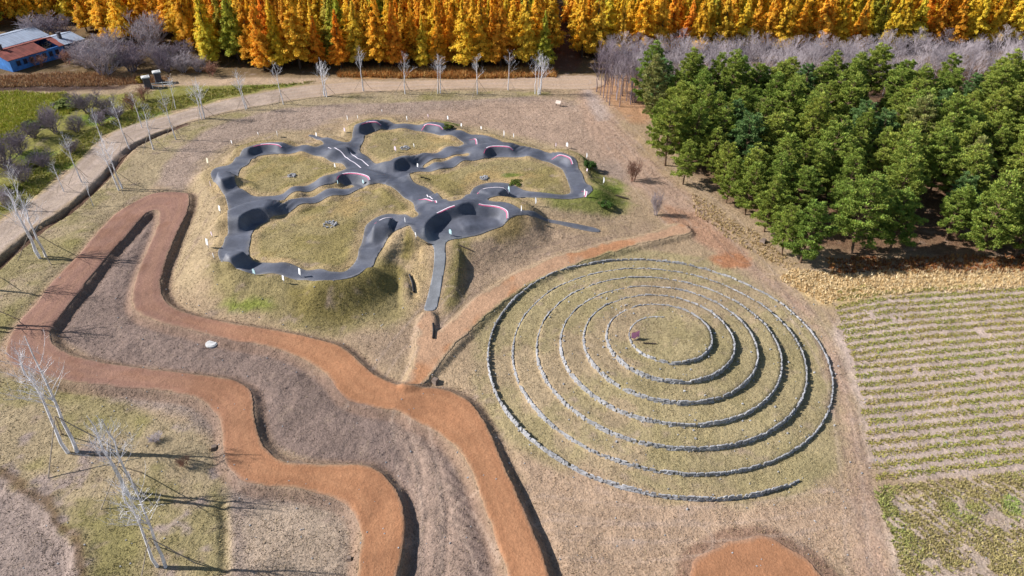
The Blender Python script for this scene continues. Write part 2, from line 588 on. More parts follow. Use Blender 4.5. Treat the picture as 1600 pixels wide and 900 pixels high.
H = 0.10 * (fbm(GX, GY, 14.0, 0) - .5) + 0.0 * GX
plat_px = [p for p in TRACK_OUT if not (p[1] > 380 and 655 < p[0] < 700) and not (p[0] > 826 and 333 < p[1] < 366) and not (p[0] < 500 and p[1] < 218)]
SD_PLAT = sdf_poly(chaikin(np.array([at_plat(*p) for p in plat_px]), True, 1), 6.0)
wid = 2.2 + 2.6 * smooth(85, 60, GY)
H = H + zplat(GY) * smooth(wid + .5, .4, SD_PLAT)


def ridge(px, zs, half, fall):
    """an embankment that carries a ramp"""
    global H
    P = np.array([at(a, b, z) for (a, b), z in zip(px, zs)])
    D, s, L, _ = line_field(P, half + fall + .5)
    seg = np.concatenate([[0], np.cumsum(np.hypot(*np.diff(P, axis=0).T))])
    zz = np.interp(s, seg, zs)
    H = np.maximum(H, zz * smooth(half + fall, half, D))


ridge([(688, 378), (688, 400), (684, 430), (677, 460), (670, 488)], [1.45, 1.35, .95, .5, .06], 1.7, 1.3)
ridge([(645, 392), (640, 420), (650, 450), (660, 480)], [1.2, 1.1, .7, .2], 1.0, 1.4)
ridge([(815, 332), (850, 343), (900, 354), (938, 361)], [1.1, .8, .4, .05], 1.0, 1.8)


def berm(px, inside, hb, crown, wi=.75):
    hb = hb * 1.12
    P = np.array([at_plat(a, b, hb) for a, b in px])
    P = chaikin(P, False, 2)
    c = at_plat(*inside)
    D, s, L, sg = line_field(P, 4.2 + crown)
    k = np.argmin(np.hypot(P[:, 0] - c[0], P[:, 1] - c[1]))
    k = min(max(k, 1), len(P) - 2)
    d = P[k + 1] - P[k - 1]
    side = np.sign(d[0] * (c[1] - P[k, 1]) - d[1] * (c[0] - P[k, 0]))
    inner = np.clip(1 - D / wi, 0, 1) ** 1.12
    outer = smooth(crown + 2.8, crown, D)
    taper = smooth(0, 1.6, s) * smooth(0, 1.6, L - s)
    z = hb * np.where(sg == side, inner, outer) * taper
    return np.where(D < 4.1 + crown, z, 0), P, side


BZ = np.zeros_like(H)
LIPS = []
for px, ins, hb, cr in BERMS:
    z, P, side = berm(px, ins, hb, cr)
    BZ = np.maximum(BZ, z)
    LIPS.append((P, side))
H = H + BZ


def hs(x, y):
    """height of the ground at a place"""
    x = np.asarray(x, float)
    y = np.asarray(y, float)
    i = np.clip(np.searchsorted(XS, x) - 1, 0, NX - 2)
    j = np.clip(np.searchsorted(YS, y) - 1, 0, NY - 2)
    fx = (x - XS[i]) / (XS[i + 1] - XS[i])
    fy = (y - YS[j]) / (YS[j + 1] - YS[j])
    return (H[i, j] * (1 - fx) + H[i + 1, j] * fx) * (1 - fy) + (H[i, j + 1] * (1 - fx) + H[i + 1, j + 1] * fx) * fy


def on_ground(px, py):
    """first point where the line of sight of a pixel meets the relief"""
    zz = np.arange(3.6, -1.2, -0.02)
    P = np.array([at(px, py, z) for z in zz])
    hh = hs(P[:, 0], P[:, 1])
    k = np.argmax(zz <= hh)
    return P[k]


outer_w = chaikin(np.array([on_ground(*p) for p in TRACK_OUT]), True, 2)
holes_w = [chaikin(np.array([on_ground(*p) for p in h]), True, 2) for h in HOLES]
SD_TRACK = sdf_poly(outer_w, 5.0)
for h in holes_w:
    SD_TRACK = np.maximum(SD_TRACK, -sdf_poly(h, 5.0))
RZ = np.zeros_like(H)
for px, hw, wl, am in ROLLERS:
    P = chaikin(np.array([on_ground(*p) for p in px]), False, 1)
    D, s, L, _ = line_field(P, hw + 1.2)
    n = max(1, round(L / wl))
    z = am * .5 * (1 - np.cos(2 * math.pi * n * s / L)) * smooth(hw + .9, hw - .1, D)
    RZ = np.maximum(RZ, z)
H = H + RZ
# grass islands sit a touch above the asphalt edge and are uneven
H = H + np.where(SD_PLAT < 1.5, .12 * smooth(0.2, 1.5, SD_TRACK) * smooth(1.5, .5, SD_PLAT), 0)

# orange dirt causeway
ORANGE = [(294, 302), (263, 300), (236, 303), (209, 317), (179, 334), (152, 364), (118, 405), (84, 438), (51, 482), (27, 506), (11, 533), (7, 556), (20, 573), (61, 587), (111, 598), (202, 606), (297, 616), (324, 630), (341, 647), (348, 667), (348, 707), (354, 731), (375, 748), (405, 760), (456, 762), (499, 771), (530, 780), (550, 795), (563, 819), (564, 859), (557, 900), (548, 980), (530, 1200), (586, 1200), (608, 980), (621, 900), (630, 866), (633, 815), (628, 782), (611, 755), (591, 734), (564, 725), (530, 726), (472, 726), (439, 721), (415, 704), (403, 680), (398, 647), (395, 613), (375, 598), (354, 590), (287, 583), (229, 577), (152, 567), (111, 556), (88, 543), (80, 529), (79, 513), (94, 496), (118, 465), (148, 428), (179, 388), (202, 364), (223, 339), (238, 329), (250, 332), (248, 351), (236, 381), (219, 418), (209, 452), (204, 475), (219, 492), (253, 506), (294, 513), (321, 523), (364, 533), (422, 541), (466, 556), (493, 570), (520, 594), (532, 615), (550, 628), (591, 638), (626, 641), (640, 654), (675, 669), (699, 687), (719, 707), (739, 741), (749, 775), (763, 809), (776, 846), (790, 883), (808, 980), (850, 1200), (925, 1200), (880, 980), (857, 900), (844, 859), (824, 812), (803, 761), (780, 711), (763, 670), (746, 640), (726, 620), (699, 609), (672, 605), (640, 606), (612, 598), (597, 592), (577, 580), (550, 553), (532, 540), (513, 534), (449, 519), (371, 506), (317, 497), (280, 486), (260, 472), (251, 457), (253, 428), (267, 388), (280, 357), (295, 328), (298, 310)]
SD_OR = sdf_poly(world_poly(ORANGE, 2, 0.35), 4.0)
hor = 0.34 + 0.26 * smooth(40, 28, GY) * smooth(-16, -2, GX) + .06 * smooth(-20, -34, GX)
H = H + hor * smooth(.55, -.10, SD_OR) - .12 * smooth(1.6, .7, SD_OR) * (1 - smooth(.75, .3, SD_OR))
# orange pad
pc = np.array([15.0, 23.7])
ang = np.linspace(0, 2 * math.pi, 60, endpoint=False)
pad_r = 4.45 + .12 * np.sin(5 * ang + 1) + .08 * np.sin(11 * ang)
SD_PAD = sdf_poly(np.stack([pc[0] + pad_r * np.cos(ang), pc[1] + .2 + pad_r * np.sin(ang)], 1), 3.0)
H = H + .22 * smooth(.8, -.2, SD_PAD) + .08 * smooth(1.4, .5, SD_PAD) * (1 - smooth(.7, 0, SD_PAD))
# sandy path on its bench
SANDY = [(625, 612), (640, 585), (646, 560), (650, 520), (658, 492), (680, 490), (678, 516), (686, 522), (712, 497), (739.5, 471), (775.5, 444.5), (798, 431), (836, 413), (870, 399.5), (915, 390), (958, 377), (1019, 366), (1053, 350), (1070, 350), (1085, 366), (1067, 371), (1002, 385), (918, 409), (867, 429), (817, 453), (766, 490), (726, 531), (689, 571), (664, 602), (640, 612)]
SD_SAND = sdf_poly(world_poly(SANDY, 2, .15), 3.0)
H = H + .32 * smooth(.5, -.12, SD_SAND)
# gravel road with its ditch
ROAD_A = [(-140, 452), (-60, 392), (0, 347), (60, 308), (120, 257), (165, 214), (190, 200), (250, 184), (330, 162), (420, 143), (500, 131), (560, 127), (640, 126), (760, 124), (880, 118), (940, 117)]
ROAD_B = [(945, 138), (880, 140), (760, 138), (640, 140), (540, 145), (460, 156), (380, 169), (300, 188), (240, 209), (203, 228), (182, 250), (150, 284), (110, 319), (50, 356), (0, 396), (-60, 450), (-140, 530)]
SD_ROAD = sdf_poly(world_poly(ROAD_A + ROAD_B, 1), 3.0)
DITCH = chaikin(np.array([at(*p) for p in [(-140, 548), (-60, 466), (0, 411), (30, 383), (58, 361), (88, 342), (114, 324), (150, 291), (178, 262), (190, 243), (207, 229), (243, 211), (290, 195)]]), False, 2)
DD, DS, DL, _ = line_field(DITCH, 2.5)
dw = .30 + .18 * smooth(60, 15, DS)
H = H - (.42 * smooth(dw + .35, dw - .12, DD) * smooth(0, 4, DL - DS)) * (.6 + .8 * vnoise(GX, GY, 2.2, 3))
# spoil bank next to the lower lane, bottom corner of the place
LANE = [(-60, 742), (20, 770), (62, 812), (92, 860), (100, 960), (-120, 960), (-120, 742)]
SD_LANE = sdf_poly(world_poly(LANE, 1), 3.0)
SD_LANE = SD_LANE + 2.2 * (fbm(GX, GY, 2.6, 1) - .5)
H = H - .25 * smooth(.25, -.35, SD_LANE) + .12 * smooth(1.0, .3, np.abs(SD_LANE - .8))
# hollow by the sandstone path, rain channel
for px, dep, w in (([(346, 790), (350, 812), (350, 850), (352, 890)], .22, .22), ([(640, 430), (646, 445), (647, 462)], .2, .25)):
    D_, s_, L_, _ = line_field(np.array([on_ground(*p) for p in px]), 1.5)
    H = H - dep * smooth(w + .25, w - .1, D_)
# bank left of the road by the far field, ditch line of shrubs
D_, s_, L_, _ = line_field(np.array([at(*p) for p in [(-60, 300), (20, 262), (70, 235), (130, 200), (170, 175), (240, 158)]]), 3.0)
H = H - .5 * smooth(1.6, .3, D_)

# the spiral: the ground climbs a step inside every turn of the wall
SP_C, SP_A0, SP_END, SP_STEP = (12.69, 46.59), R(-51.5), 41.6, .37


def spiral_r(ph):
    return 15.436 - .3363 * ph + .0006 * ph * ph


def spiral_floor(ph):
    return SP_STEP * max(0.0, ph - 2.0) / (2 * math.pi)


rr_ = np.hypot(GX - SP_C[0], GY - SP_C[1])
ph0 = np.mod(SP_A0 - np.arctan2(GY - SP_C[1], GX - SP_C[0]), 2 * math.pi)
near_sp = rr_ < 17
for k_ in range(7):
    p_ = ph0 + 2 * math.pi * k_
    f1 = SP_STEP * np.maximum(0, p_ - 2.0) / (2 * math.pi)
    f0 = SP_STEP * np.maximum(0, p_ - 2 * math.pi - 2.0) / (2 * math.pi) if k_ else 0 * p_
    H = H + np.where(near_sp & (p_ < SP_END), (f1 - f0) * smooth(SP_END - .1, SP_END - 4.5, p_) * smooth(.12, -.12, rr_ - spiral_r(p_)), 0)

# roughness of bare soil
tr_soft = smooth(-.1, .5, SD_TRACK) * smooth(-.3, .4, SD_OR) * smooth(-.3, .3, SD_PAD) * (.35 + .65 * smooth(-.3, .4, SD_ROAD)) * (.4 + .6 * smooth(-.3, .3, SD_SAND))
core = smooth(175, 150, GY) * smooth(5, 20, GY) * smooth(120, 100, np.abs(GX))
micro = .11 * (fbm(GX, GY, .9, 2, 3) - .5) + .10 * (vnoise(GX, GY, 3.0, 5) - .5)
SD_SPIRAL = np.hypot(GX - SP_C[0], GY - SP_C[1]) - 16.2
SOIL_IN = [(81, 529), (94, 496), (118, 465), (202, 364), (223, 337), (245, 330), (248, 351), (219, 418), (204, 475), (230, 505), (321, 523), (422, 541), (520, 594), (590, 640), (640, 655), (700, 690), (760, 810), (790, 960), (630, 960), (632, 780), (590, 730), (470, 722), (410, 690), (395, 613), (354, 590), (152, 567)]
SD_SOIL = sdf_poly(world_poly(SOIL_IN, 1), 3.0)
micro = micro * (1 + .9 * smooth(.3, -.5, SD_SOIL))
# machine-made furrows
FUR = [(690, 730), (735, 745), (765, 830), (775, 900), (690, 900), (695, 800)]
SD_FUR = sdf_poly(world_poly(FUR, 1), 2.0)
micro = micro + .075 * np.sin((GX * .55 + GY * .85) * 2 * math.pi / .62 + 5 * vnoise(GX, GY, 2.0, 1)) * smooth(.5, -.5, SD_FUR)
TR2 = np.minimum(np.abs(line_field(np.array([at(*p) for p in [(628, 650), (655, 720), (668, 800), (660, 900)]]), 2.0)[0]), np.abs(line_field(np.array([at(*p) for p in [(655, 650), (683, 720), (700, 800), (695, 900)]]), 2.0)[0]))
micro = micro - .07 * smooth(.35, .05, TR2)
H = H + micro * tr_soft * core


# ------------------------------------------------------------------ true surface colours of the ground
GAIN = 0.81
C = np.empty((NX, NY, 3))
C[:] = lin(176, 150, 118) * GAIN
nz1 = fbm(GX, GY, 3.0, 1) - .5
nz2 = fbm(GX, GY, 8.0, 4) - .5
nz3 = fbm(GX, GY, 1.1, 6) - .5


def mixin(w, rgb, gain=GAIN):
    global C
    C = C * (1 - w[..., None]) + lin(*rgb) * gain * w[..., None]


def paint(px, rgb, feather=1.0, rag=1.2, strength=1.0, world=None):
    sd_ = sdf_poly(world_poly(px, 1) if world is None else world, max(3.0, feather * 2.5))
    w = smooth(feather, -feather, sd_ + rag * (nz1 * 2 + nz3)) * strength
    mixin(w, rgb)


def blob(px, py, rx, ry, rgb, strength=1.0):
    c = at(px, py)
    d = np.hypot((GX - c[0]) / rx, (GY - c[1]) / ry) + 1.3 * nz1 + .8 * nz3
    mixin(smooth(1.15, .45, d) * strength, rgb)


far = smooth(112, 117, GY)
mixin(far, (116, 94, 62))
paint([(230, 215), (420, 165), (560, 150), (900, 145), (960, 210), (1010, 270), (960, 290), (860, 235), (700, 185), (560, 178), (480, 205), (380, 215), (330, 255), (300, 300), (240, 290)], (168, 145, 128), 1.5, 1.5)
paint([(640, 190), (700, 165), (900, 150), (1000, 250), (930, 260), (830, 225)], (180, 150, 126), 2, 1.5, .7)
paint([(700, 400), (800, 350), (940, 365), (1060, 345), (800, 430), (720, 490), (660, 540), (600, 580), (520, 520), (640, 500)], (168, 142, 116), 1.5, 1.2)
paint([(300, 290), (330, 240), (420, 205), (520, 205), (720, 190), (860, 225), (930, 250), (940, 320), (830, 345), (700, 390), (600, 440), (480, 455), (330, 430), (300, 470), (262, 440), (285, 320)], (176, 153, 118), 1.2, .8)
mixin(smooth(1.4, .2, SD_PLAT + .8 * nz1), (162, 144, 98))
mixin(smooth(.8, -.2, SD_PLAT) * smooth(-.02, .16, nz2 + .5 * nz1), (150, 134, 82))
mixin(smooth(.8, -.2, SD_PLAT) * smooth(.02, .22, -nz2 + .6 * nz1) * .7, (182, 152, 98))
mixin(smooth(1.0, .1, np.abs(SD_TRACK - .3)) * .55, (190, 160, 122))
paint([(330, 420), (440, 447), (540, 443), (600, 420), (640, 440), (650, 490), (560, 525), (430, 505), (330, 475)], (150, 134, 90), 1.2, 1.2)
paint([(345, 476), (425, 476), (435, 492), (360, 494)], (126, 138, 44), .6, .8, .8)
paint([(440, 470), (500, 470), (600, 432), (632, 420), (636, 450), (570, 500), (480, 505)], (128, 114, 60), .8, 1.0, .8)
blob(640, 410, 1.0, 3.0, (140, 125, 60), .8)
paint([(660, 385), (672, 400), (670, 450), (650, 490), (635, 470), (640, 420)], (192, 164, 118), .8, .6)
paint([(705, 390), (735, 380), (730, 420), (712, 480), (695, 490), (702, 440)], (140, 126, 78), .8, .8)
paint([(770, 365), (815, 345), (830, 360), (820, 385), (770, 390)], (138, 118, 76), .8, 1.0)
paint([(830, 320), (900, 318), (930, 300), (908, 262), (925, 255), (985, 300), (985, 325), (930, 345), (860, 332)], (140, 138, 72), .8, 1.2)
for b in ((921, 259, 1.6, 1.2), (940, 318, 3.0, 1.4), (960, 300, 2.0, 1.4), (705, 198, 1.7, .7), (806, 286, 1.5, .8)):
    blob(*b, (104, 122, 40), .85)
mixin(smooth(.6, -.6, SD_SPIRAL + 1.2 * nz1), (172, 154, 112))
mixin(smooth(.4, -.6, SD_SPIRAL) * smooth(.0, .2, nz2 + .7 * nz1) * .6, (160, 145, 100))
mixin(smooth(.4, -.6, SD_SPIRAL) * smooth(.04, .2, -nz2 + .5 * nz3) * .5, (178, 150, 124))
mixin(smooth(.4, -.6, SD_SOIL + .5 * nz1), (138, 117, 106))
paint([(600, 650), (640, 655), (690, 700), (720, 800), (740, 960), (650, 960), (650, 790)], (168, 142, 124), .8, .8, .8)
paint([(111, 599), (297, 616), (345, 650), (348, 707), (405, 760), (530, 780), (560, 830), (555, 960), (350, 960), (352, 780), (320, 740), (330, 660), (200, 640)], (160, 140, 126), .8, .8)
paint([(380, 800), (450, 780), (540, 800), (558, 860), (550, 920), (380, 920)], (176, 154, 132), .8, .8)
VERGE = [(-140, 535), (0, 402), (60, 362), (114, 325), (190, 260), (240, 213), (300, 192), (400, 166), (520, 148), (640, 144), (860, 142), (860, 150), (640, 158), (520, 162), (430, 170), (330, 195), (260, 245), (235, 295), (200, 315), (150, 360), (80, 435), (20, 505), (-10, 540), (-10, 580), (110, 606), (200, 636), (320, 680), (350, 740), (350, 960), (120, 960), (60, 800), (-140, 740)]
SD_V = sdf_poly(world_poly(VERGE, 1), 3.0)
wv = smooth(.8, -.5, SD_V + 1.0 * nz1)
mixin(wv, (170, 150, 116))
mixin(wv * smooth(-.04, .14, nz2 + .8 * nz1) * .8, (152, 138, 92))
mixin(wv * smooth(.12, .3, nz1 + .5 * nz2) * .75, (138, 128, 76))
mixin(wv * smooth(.08, .22, -nz1 + .5 * nz3) * smooth(50, 35, GY), (164, 144, 132))
paint([(-200, 480), (0, 342), (60, 303), (120, 254), (165, 210), (250, 180), (330, 158), (420, 139), (520, 126), (400, 124), (262, 138), (150, 150), (-200, 140)], (140, 134, 64), .6, 1.2)
paint([(-200, 140), (0, 148), (100, 146), (112, 178), (60, 200), (0, 240), (-200, 330)], (146, 152, 48), 1.0, 1.5)
for b in ((150, 185, 4, 2.0), (60, 240, 3, 2), (230, 178, 4, 1.2), (400, 132, 6, 1.2), (95, 262, 3, 1.5)):
    blob(*b, (112, 136, 36), .8)
paint([(-200, 112), (0, 116), (150, 112), (262, 120), (262, 132), (150, 138), (0, 142), (-200, 150)], (144, 114, 88), .8, 1.5)
paint([(-200, 134), (0, 132), (150, 132), (210, 136), (150, 142), (0, 144), (-200, 146)], (84, 62, 52), .5, .8)
paint([(262, 132), (330, 122), (420, 121), (540, 122), (560, 128), (420, 132), (330, 134)], (186, 158, 128), .5, .4)
paint([(530, 112), (700, 110), (865, 110), (865, 124), (700, 124), (530, 122)], (178, 132, 78), .4, .8)
paint([(862, 112), (912, 112), (905, 60), (875, 0), (858, 0), (866, 60)], (120, 84, 62), .5, .5)
paint([(915, 130), (1000, 112), (1030, 180), (1000, 200), (950, 165)], (186, 142, 104), 1.2, 1.0)
paint([(1040, 120), (1040, 190), (1100, 285), (1215, 360), (1290, 404), (1600, 400), (2200, 400), (2200, 95), (1040, 95)], (124, 94, 70), 2.0, 1.5)
paint([(1225, 415), (1290, 436), (1600, 428), (2200, 428), (2200, 446), (1600, 452), (1400, 460), (1290, 488), (1210, 440)], (212, 182, 130), .8, 1.0)
paint([(1060, 290), (1180, 372), (1250, 412), (1240, 430), (1180, 410), (1100, 360), (1020, 290), (990, 220), (1010, 200)], (178, 150, 114), .8, 1.0)
paint([(925, 135), (965, 190), (1020, 260), (1080, 310), (1130, 360), (1180, 410), (1260, 470), (1310, 540), (1345, 640), (1370, 760), (1410, 960), (1300, 960), (1330, 760), (1305, 620), (1270, 510), (1190, 440), (1090, 375), (1000, 300), (930, 220), (890, 150)], (184, 152, 128), 1.0, 1.0)
paint([(905, 140), (930, 140), (955, 185), (930, 190)], (186, 168, 158), .8, .8, .7)
FIELD = [(1285, 490), (1400, 458), (1620, 446), (2300, 440), (2300, 770), (1620, 735), (1358, 762), (1340, 620)]
paint([(1025, 318), (1075, 322), (1130, 368), (1172, 402), (1155, 422), (1110, 392), (1075, 358), (1035, 348)], (182, 140, 110), .7, .8)
paint(FIELD, (196, 172, 156), .7, .5)
paint([(1362, 768), (1620, 738), (2300, 780), (2300, 1000), (1420, 1000), (1392, 850)], (190, 168, 148), .6, .6)
paint([(880, 720), (1000, 775), (1250, 790), (1330, 760), (1340, 960), (860, 960), (830, 800), (790, 700)], (184, 154, 126), 1.2, 1.2)
mixin(smooth(.5, .0, SD_LANE + .4 * nz1), (156, 137, 126))
mixin(smooth(.6, .1, np.abs(SD_LANE - .8)) * .8, (112, 88, 62))
sp = at(1145, 407)
mixin(smooth(1.25, .7, np.hypot((GX - sp[0]) / 2.1, (GY - sp[1]) / 1.5) + .8 * nz3), (180, 124, 86))
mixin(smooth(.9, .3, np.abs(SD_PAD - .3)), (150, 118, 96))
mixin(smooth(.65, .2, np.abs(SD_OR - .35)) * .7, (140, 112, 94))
mixin(smooth(.7, .3, DD), (104, 78, 62))
RUTS = [[(905, 150), (950, 200), (1010, 262), (1070, 312), (1120, 352), (1165, 400)], [(925, 145), (972, 200), (1035, 262), (1100, 315), (1155, 362), (1190, 405), (1262, 480), (1300, 540)],
        [(1210, 440), (1275, 520), (1320, 600), (1340, 700), (1352, 800), (1360, 900)], [(1235, 440), (1300, 530), (1330, 620), (1356, 740), (1380, 830), (1395, 900)],
        [(850, 800), (950, 815), (1060, 822), (1200, 815), (1300, 790)], [(860, 840), (960, 850), (1080, 842)], [(340, 240), (430, 190), (560, 172), (700, 165), (880, 162)],
        [(330, 262), (420, 200), (540, 182)], [(640, 655), (650, 720), (660, 800), (655, 900)], [(700, 470), (760, 420), (840, 385), (960, 360)], [(600, 590), (640, 530), (700, 470)],
        [(740, 800), (780, 880)], [(262, 430), (300, 360), (330, 310)], [(960, 220), (1010, 300), (1060, 350)]]
for k_, r_ in enumerate(RUTS):
    P_ = chaikin(np.array([at(*p) for p in r_]), False, 2)
    D_ = line_field(P_, 1.6)[0]
    D_ = np.minimum(D_, np.abs(D_ - 1.35))
    mixin(smooth(.32, .05, D_ + .25 * (nz3 + .4)) * .5, (192, 166, 146) if k_ % 3 else (140, 116, 100))
C = C * (1 + .26 * (fbm(GX, GY, 2.2, 5) - .5) + .24 * (fbm(GX, GY, 10, 2) - .5))[..., None]
C = C * .93 + .07 * C.mean(-1, keepdims=True)
C = np.clip(C, .01, .9)


def local_col(x, y):
    i = np.clip(np.searchsorted(XS, x) - 1, 0, NX - 1)
    j = np.clip(np.searchsorted(YS, y) - 1, 0, NY - 1)
    return C[i, j]


# ------------------------------------------------------------------ ground sheets
SD_ROAD = SD_ROAD - .3 + .55 * (nz1 + .6 * nz3) * smooth(3.0, 1.0, np.abs(SD_ROAD))
SD_SAND = SD_SAND + .75 * (nz1 + .8 * nz3) * smooth(3.0, 1.0, np.abs(SD_SAND)) + .10
SD_OR = SD_OR + .22 * (nz1 + 1.2 * nz3) * smooth(3.0, 1.0, np.abs(SD_OR))
SD_PAD = SD_PAD + .35 * (nz1 + 1.2 * nz3)


def lat(A, x, y):
    i = np.clip(np.searchsorted(XS, x) - 1, 0, NX - 2)
    j = np.clip(np.searchsorted(YS, y) - 1, 0, NY - 2)
    fx = np.clip((x - XS[i]) / (XS[i + 1] - XS[i]), 0, 1)
    fy = np.clip((y - YS[j]) / (YS[j + 1] - YS[j]), 0, 1)
    return (A[i, j] * (1 - fx) + A[i + 1, j] * fx) * (1 - fy) + (A[i, j + 1] * (1 - fx) + A[i + 1, j + 1] * fx) * fy


def into_soil(c, sd_, x, y, width, strength=1.0):
    """soil spills over the rim of a worn path"""
    d = lat(sd_, x, y)
    g = np.stack([lat(C[..., k], x, y) for k in range(3)], 1)
    w = smooth(-width, 0, d + width * .9 * (fbm(x, y, .8, 6) - .5)) * strength
    return c * (1 - w[:, None]) + g * w[:, None]


idx = np.arange(NX * NY).reshape(NX, NY)
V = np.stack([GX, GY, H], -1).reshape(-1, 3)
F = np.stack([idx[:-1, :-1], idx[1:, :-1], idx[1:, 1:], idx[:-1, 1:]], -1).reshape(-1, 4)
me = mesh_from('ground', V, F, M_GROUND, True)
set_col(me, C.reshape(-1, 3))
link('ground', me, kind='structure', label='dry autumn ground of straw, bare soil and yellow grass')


def clip_sheet(name, sd_, lift, mat, colfun, label):
    """a sheet that follows the relief inside sd_<0, its edge cut along the outline"""
    lift_z = H + lift
    neg = sd_ < 0
    n4 = neg[:-1, :-1].astype(int) + neg[1:, :-1] + neg[1:, 1:] + neg[:-1, 1:]
    full = np.argwhere(n4 == 4)
    mixed = np.argwhere((n4 > 0) & (n4 < 4))
    vid = {}
    Vv = []

    def vert(i, j):
        k = (i, j)
        if k not in vid:
            vid[k] = len(Vv)
            Vv.append((XS[i], YS[j], lift_z[i, j]))
        return vid[k]

    def cross(a, b):
        if a > b:
            a, b = b, a
        k = (a, b)
        if k not in vid:
            sa, sb = sd_[a], sd_[b]
            t = sa / (sa - sb)
            vid[k] = len(Vv)
            Vv.append((XS[a[0]] * (1 - t) + XS[b[0]] * t, YS[a[1]] * (1 - t) + YS[b[1]] * t, lift_z[a] * (1 - t) + lift_z[b] * t))
        return vid[k]
    Ff = []
    for i, j in full:
        Ff.append((vert(i, j), vert(i + 1, j), vert(i + 1, j + 1), vert(i, j + 1)))
    skirt = []
    for i, j in mixed:
        cs = [(i, j), (i + 1, j), (i + 1, j + 1), (i, j + 1)]
        poly = []
        cr = []
        for a, b in zip(cs, cs[1:] + cs[:1]):
            if neg[a]:
                poly.append(vert(*a))
            if neg[a] != neg[b]:
                k = cross(a, b)
                poly.append(k)
                cr.append((k, neg[a]))
        if len(poly) >= 3:
            Ff.append(tuple(poly))
        if len(cr) == 2:
            (k1, o1), (k2, o2) = cr
            skirt.append((k1, k2) if o1 else (k2, k1))
    low = {}
    for a, b in skirt:
        for k in (a, b):
            if k not in low:
                low[k] = len(Vv)
                x, y, z = Vv[k]
                Vv.append((x, y, z - lift - .05))
        Ff.append((b, a, low[a], low[b]))
    me = mesh_from(name, Vv, Ff, mat, True)
    W = np.array(Vv)
    set_col(me, colfun(W[:, 0], W[:, 1], W[:, 2]))
    return link(name, me, kind='structure', label=label)


def asphalt_col(x, y, z):
    base = np.array([.082, .087, .110])
    w = fbm(x, y, 2.4, 3)
    c = base[None] * (0.82 + .36 * w)[:, None]
    d = lat(SD_TRACK, x, y)
    dust = smooth(-.45, .05, d + .5 * (fbm(x, y, .9, 5) - .5)) * .32
    c = c * (1 - dust[:, None]) + np.array([.27, .235, .19])[None] * dust[:, None]
    sc = smooth(.60, .70, fbm(x * .6, y * .6, 1.4, 2))[:, None] * .35
    c = c * (1 - sc) + np.array([.17, .175, .20])[None] * sc
    ramp = smooth(64.5, 60.5, y) * smooth(-9.5, -9.0, x) * smooth(-4, -5, x)      # paler gravelly foot of the ramp
    c = c * (1 - ramp[:, None]) + np.array([.20, .205, .215])[None] * ramp[:, None]
    return c


def orange_col(x, y, z):
    t = smooth(-14, -34, x)[:, None]
    a = lin(174, 124, 90) * GAIN
    b = lin(148, 113, 98) * GAIN
    c = a[None] * (1 - t) + b[None] * t
    w = fbm(x, y, 2.6, 2)
    c = c * (0.82 + .36 * w)[:, None]
    # trodden line along the middle, darker damp patches, soil on the shoulders
    d = lat(SD_OR, x, y)
    mid = smooth(.45, .0, np.abs(d + .95 + .5 * (fbm(x, y, 5, 1) - .5)))[:, None] * .13
    c = c * (1 - mid) + lin(196, 150, 112)[None] * GAIN * mid
    for off in (.55, 1.5):
        rut = smooth(.14, .02, np.abs(d + off + .25 * (fbm(x, y, 4, 3) - .5)))[:, None] * .10
        c = c * (1 - rut) + lin(120, 82, 58)[None] * GAIN * rut
    damp = smooth(.56, .68, fbm(x, y, 3.4, 4))[:, None] * .30
    c = c * (1 - damp) + lin(128, 88, 64)[None] * GAIN * damp
    if y.min() > 30 or x.min() < -20:
        c = into_soil(c, SD_OR, x, y, .20, .6)
    else:
        c = into_soil(c, SD_PAD, x, y, .35, .6)
    return c


def sandy_col(x, y, z):
    t = smooth(0.47, .6, fbm(x, y, 4.0, 5))[:, None]
    return into_soil((lin(186, 148, 118)[None] * (1 - t) + lin(182, 132, 96)[None] * t) * GAIN, SD_SAND, x, y, .45)


def gravel_col(x, y, z):
    # wheel tracks run along the lane
    t = smooth(.42, .6, fbm(x * .35 + y * .1, y * .35, 1.0, 5))[:, None]
    c = lin(166, 147, 131)[None] * (1 - t) + lin(182, 162, 145)[None] * t
    e = smooth(-40, -20, x)[:, None]
    c = (c * (1 - e) + lin(186, 160, 136)[None] * e) * GAIN
    d = lat(SD_ROAD, x, y)
    for off in (.9, 2.3):
        rut = smooth(.3, .05, np.abs(d + off + .3 * (fbm(x, y, 6, 2) - .5)))[:, None] * .35
        c = c * (1 - rut) + lin(192, 172, 160)[None] * GAIN * rut
    return into_soil(c, SD_ROAD, x, y, .9, .9)


TRACK = clip_sheet('asphalt_path', SD_TRACK, 0.04, M_ASPHALT, asphalt_col, 'dark asphalt cloverleaf pump track with rollers and banked turns')
clip_sheet('orange_dirt_path', SD_OR, 0.03, M_ORANGE, orange_col, 'wide winding orange dirt path raised above the bare soil')
clip_sheet('sandy_path', SD_SAND, 0.03, M_SANDY, sandy_col, 'pale sandy path curving between pump track and stone spiral')
clip_sheet('gravel_road', SD_ROAD, 0.03, M_GRAVEL, gravel_col, 'pale gravel road bending past the yellow larches')
clip_sheet('orange_dirt_ground', SD_PAD, 0.03, M_ORANGE, orange_col, 'round orange dirt pad cut by the bottom edge')

# painted lines on the lips of the banked turns
STRIPES = {0: (.45, .85), 6: (.3, .84), 8: (.5, .85), 9: (.22, .84), 10: (0.25, .85), 11: (0.3, .86), 12: (.25, .86), 13: (.15, .85), 14: (.3, .86), 4: (.5, .8), 16: (.2, .9)}


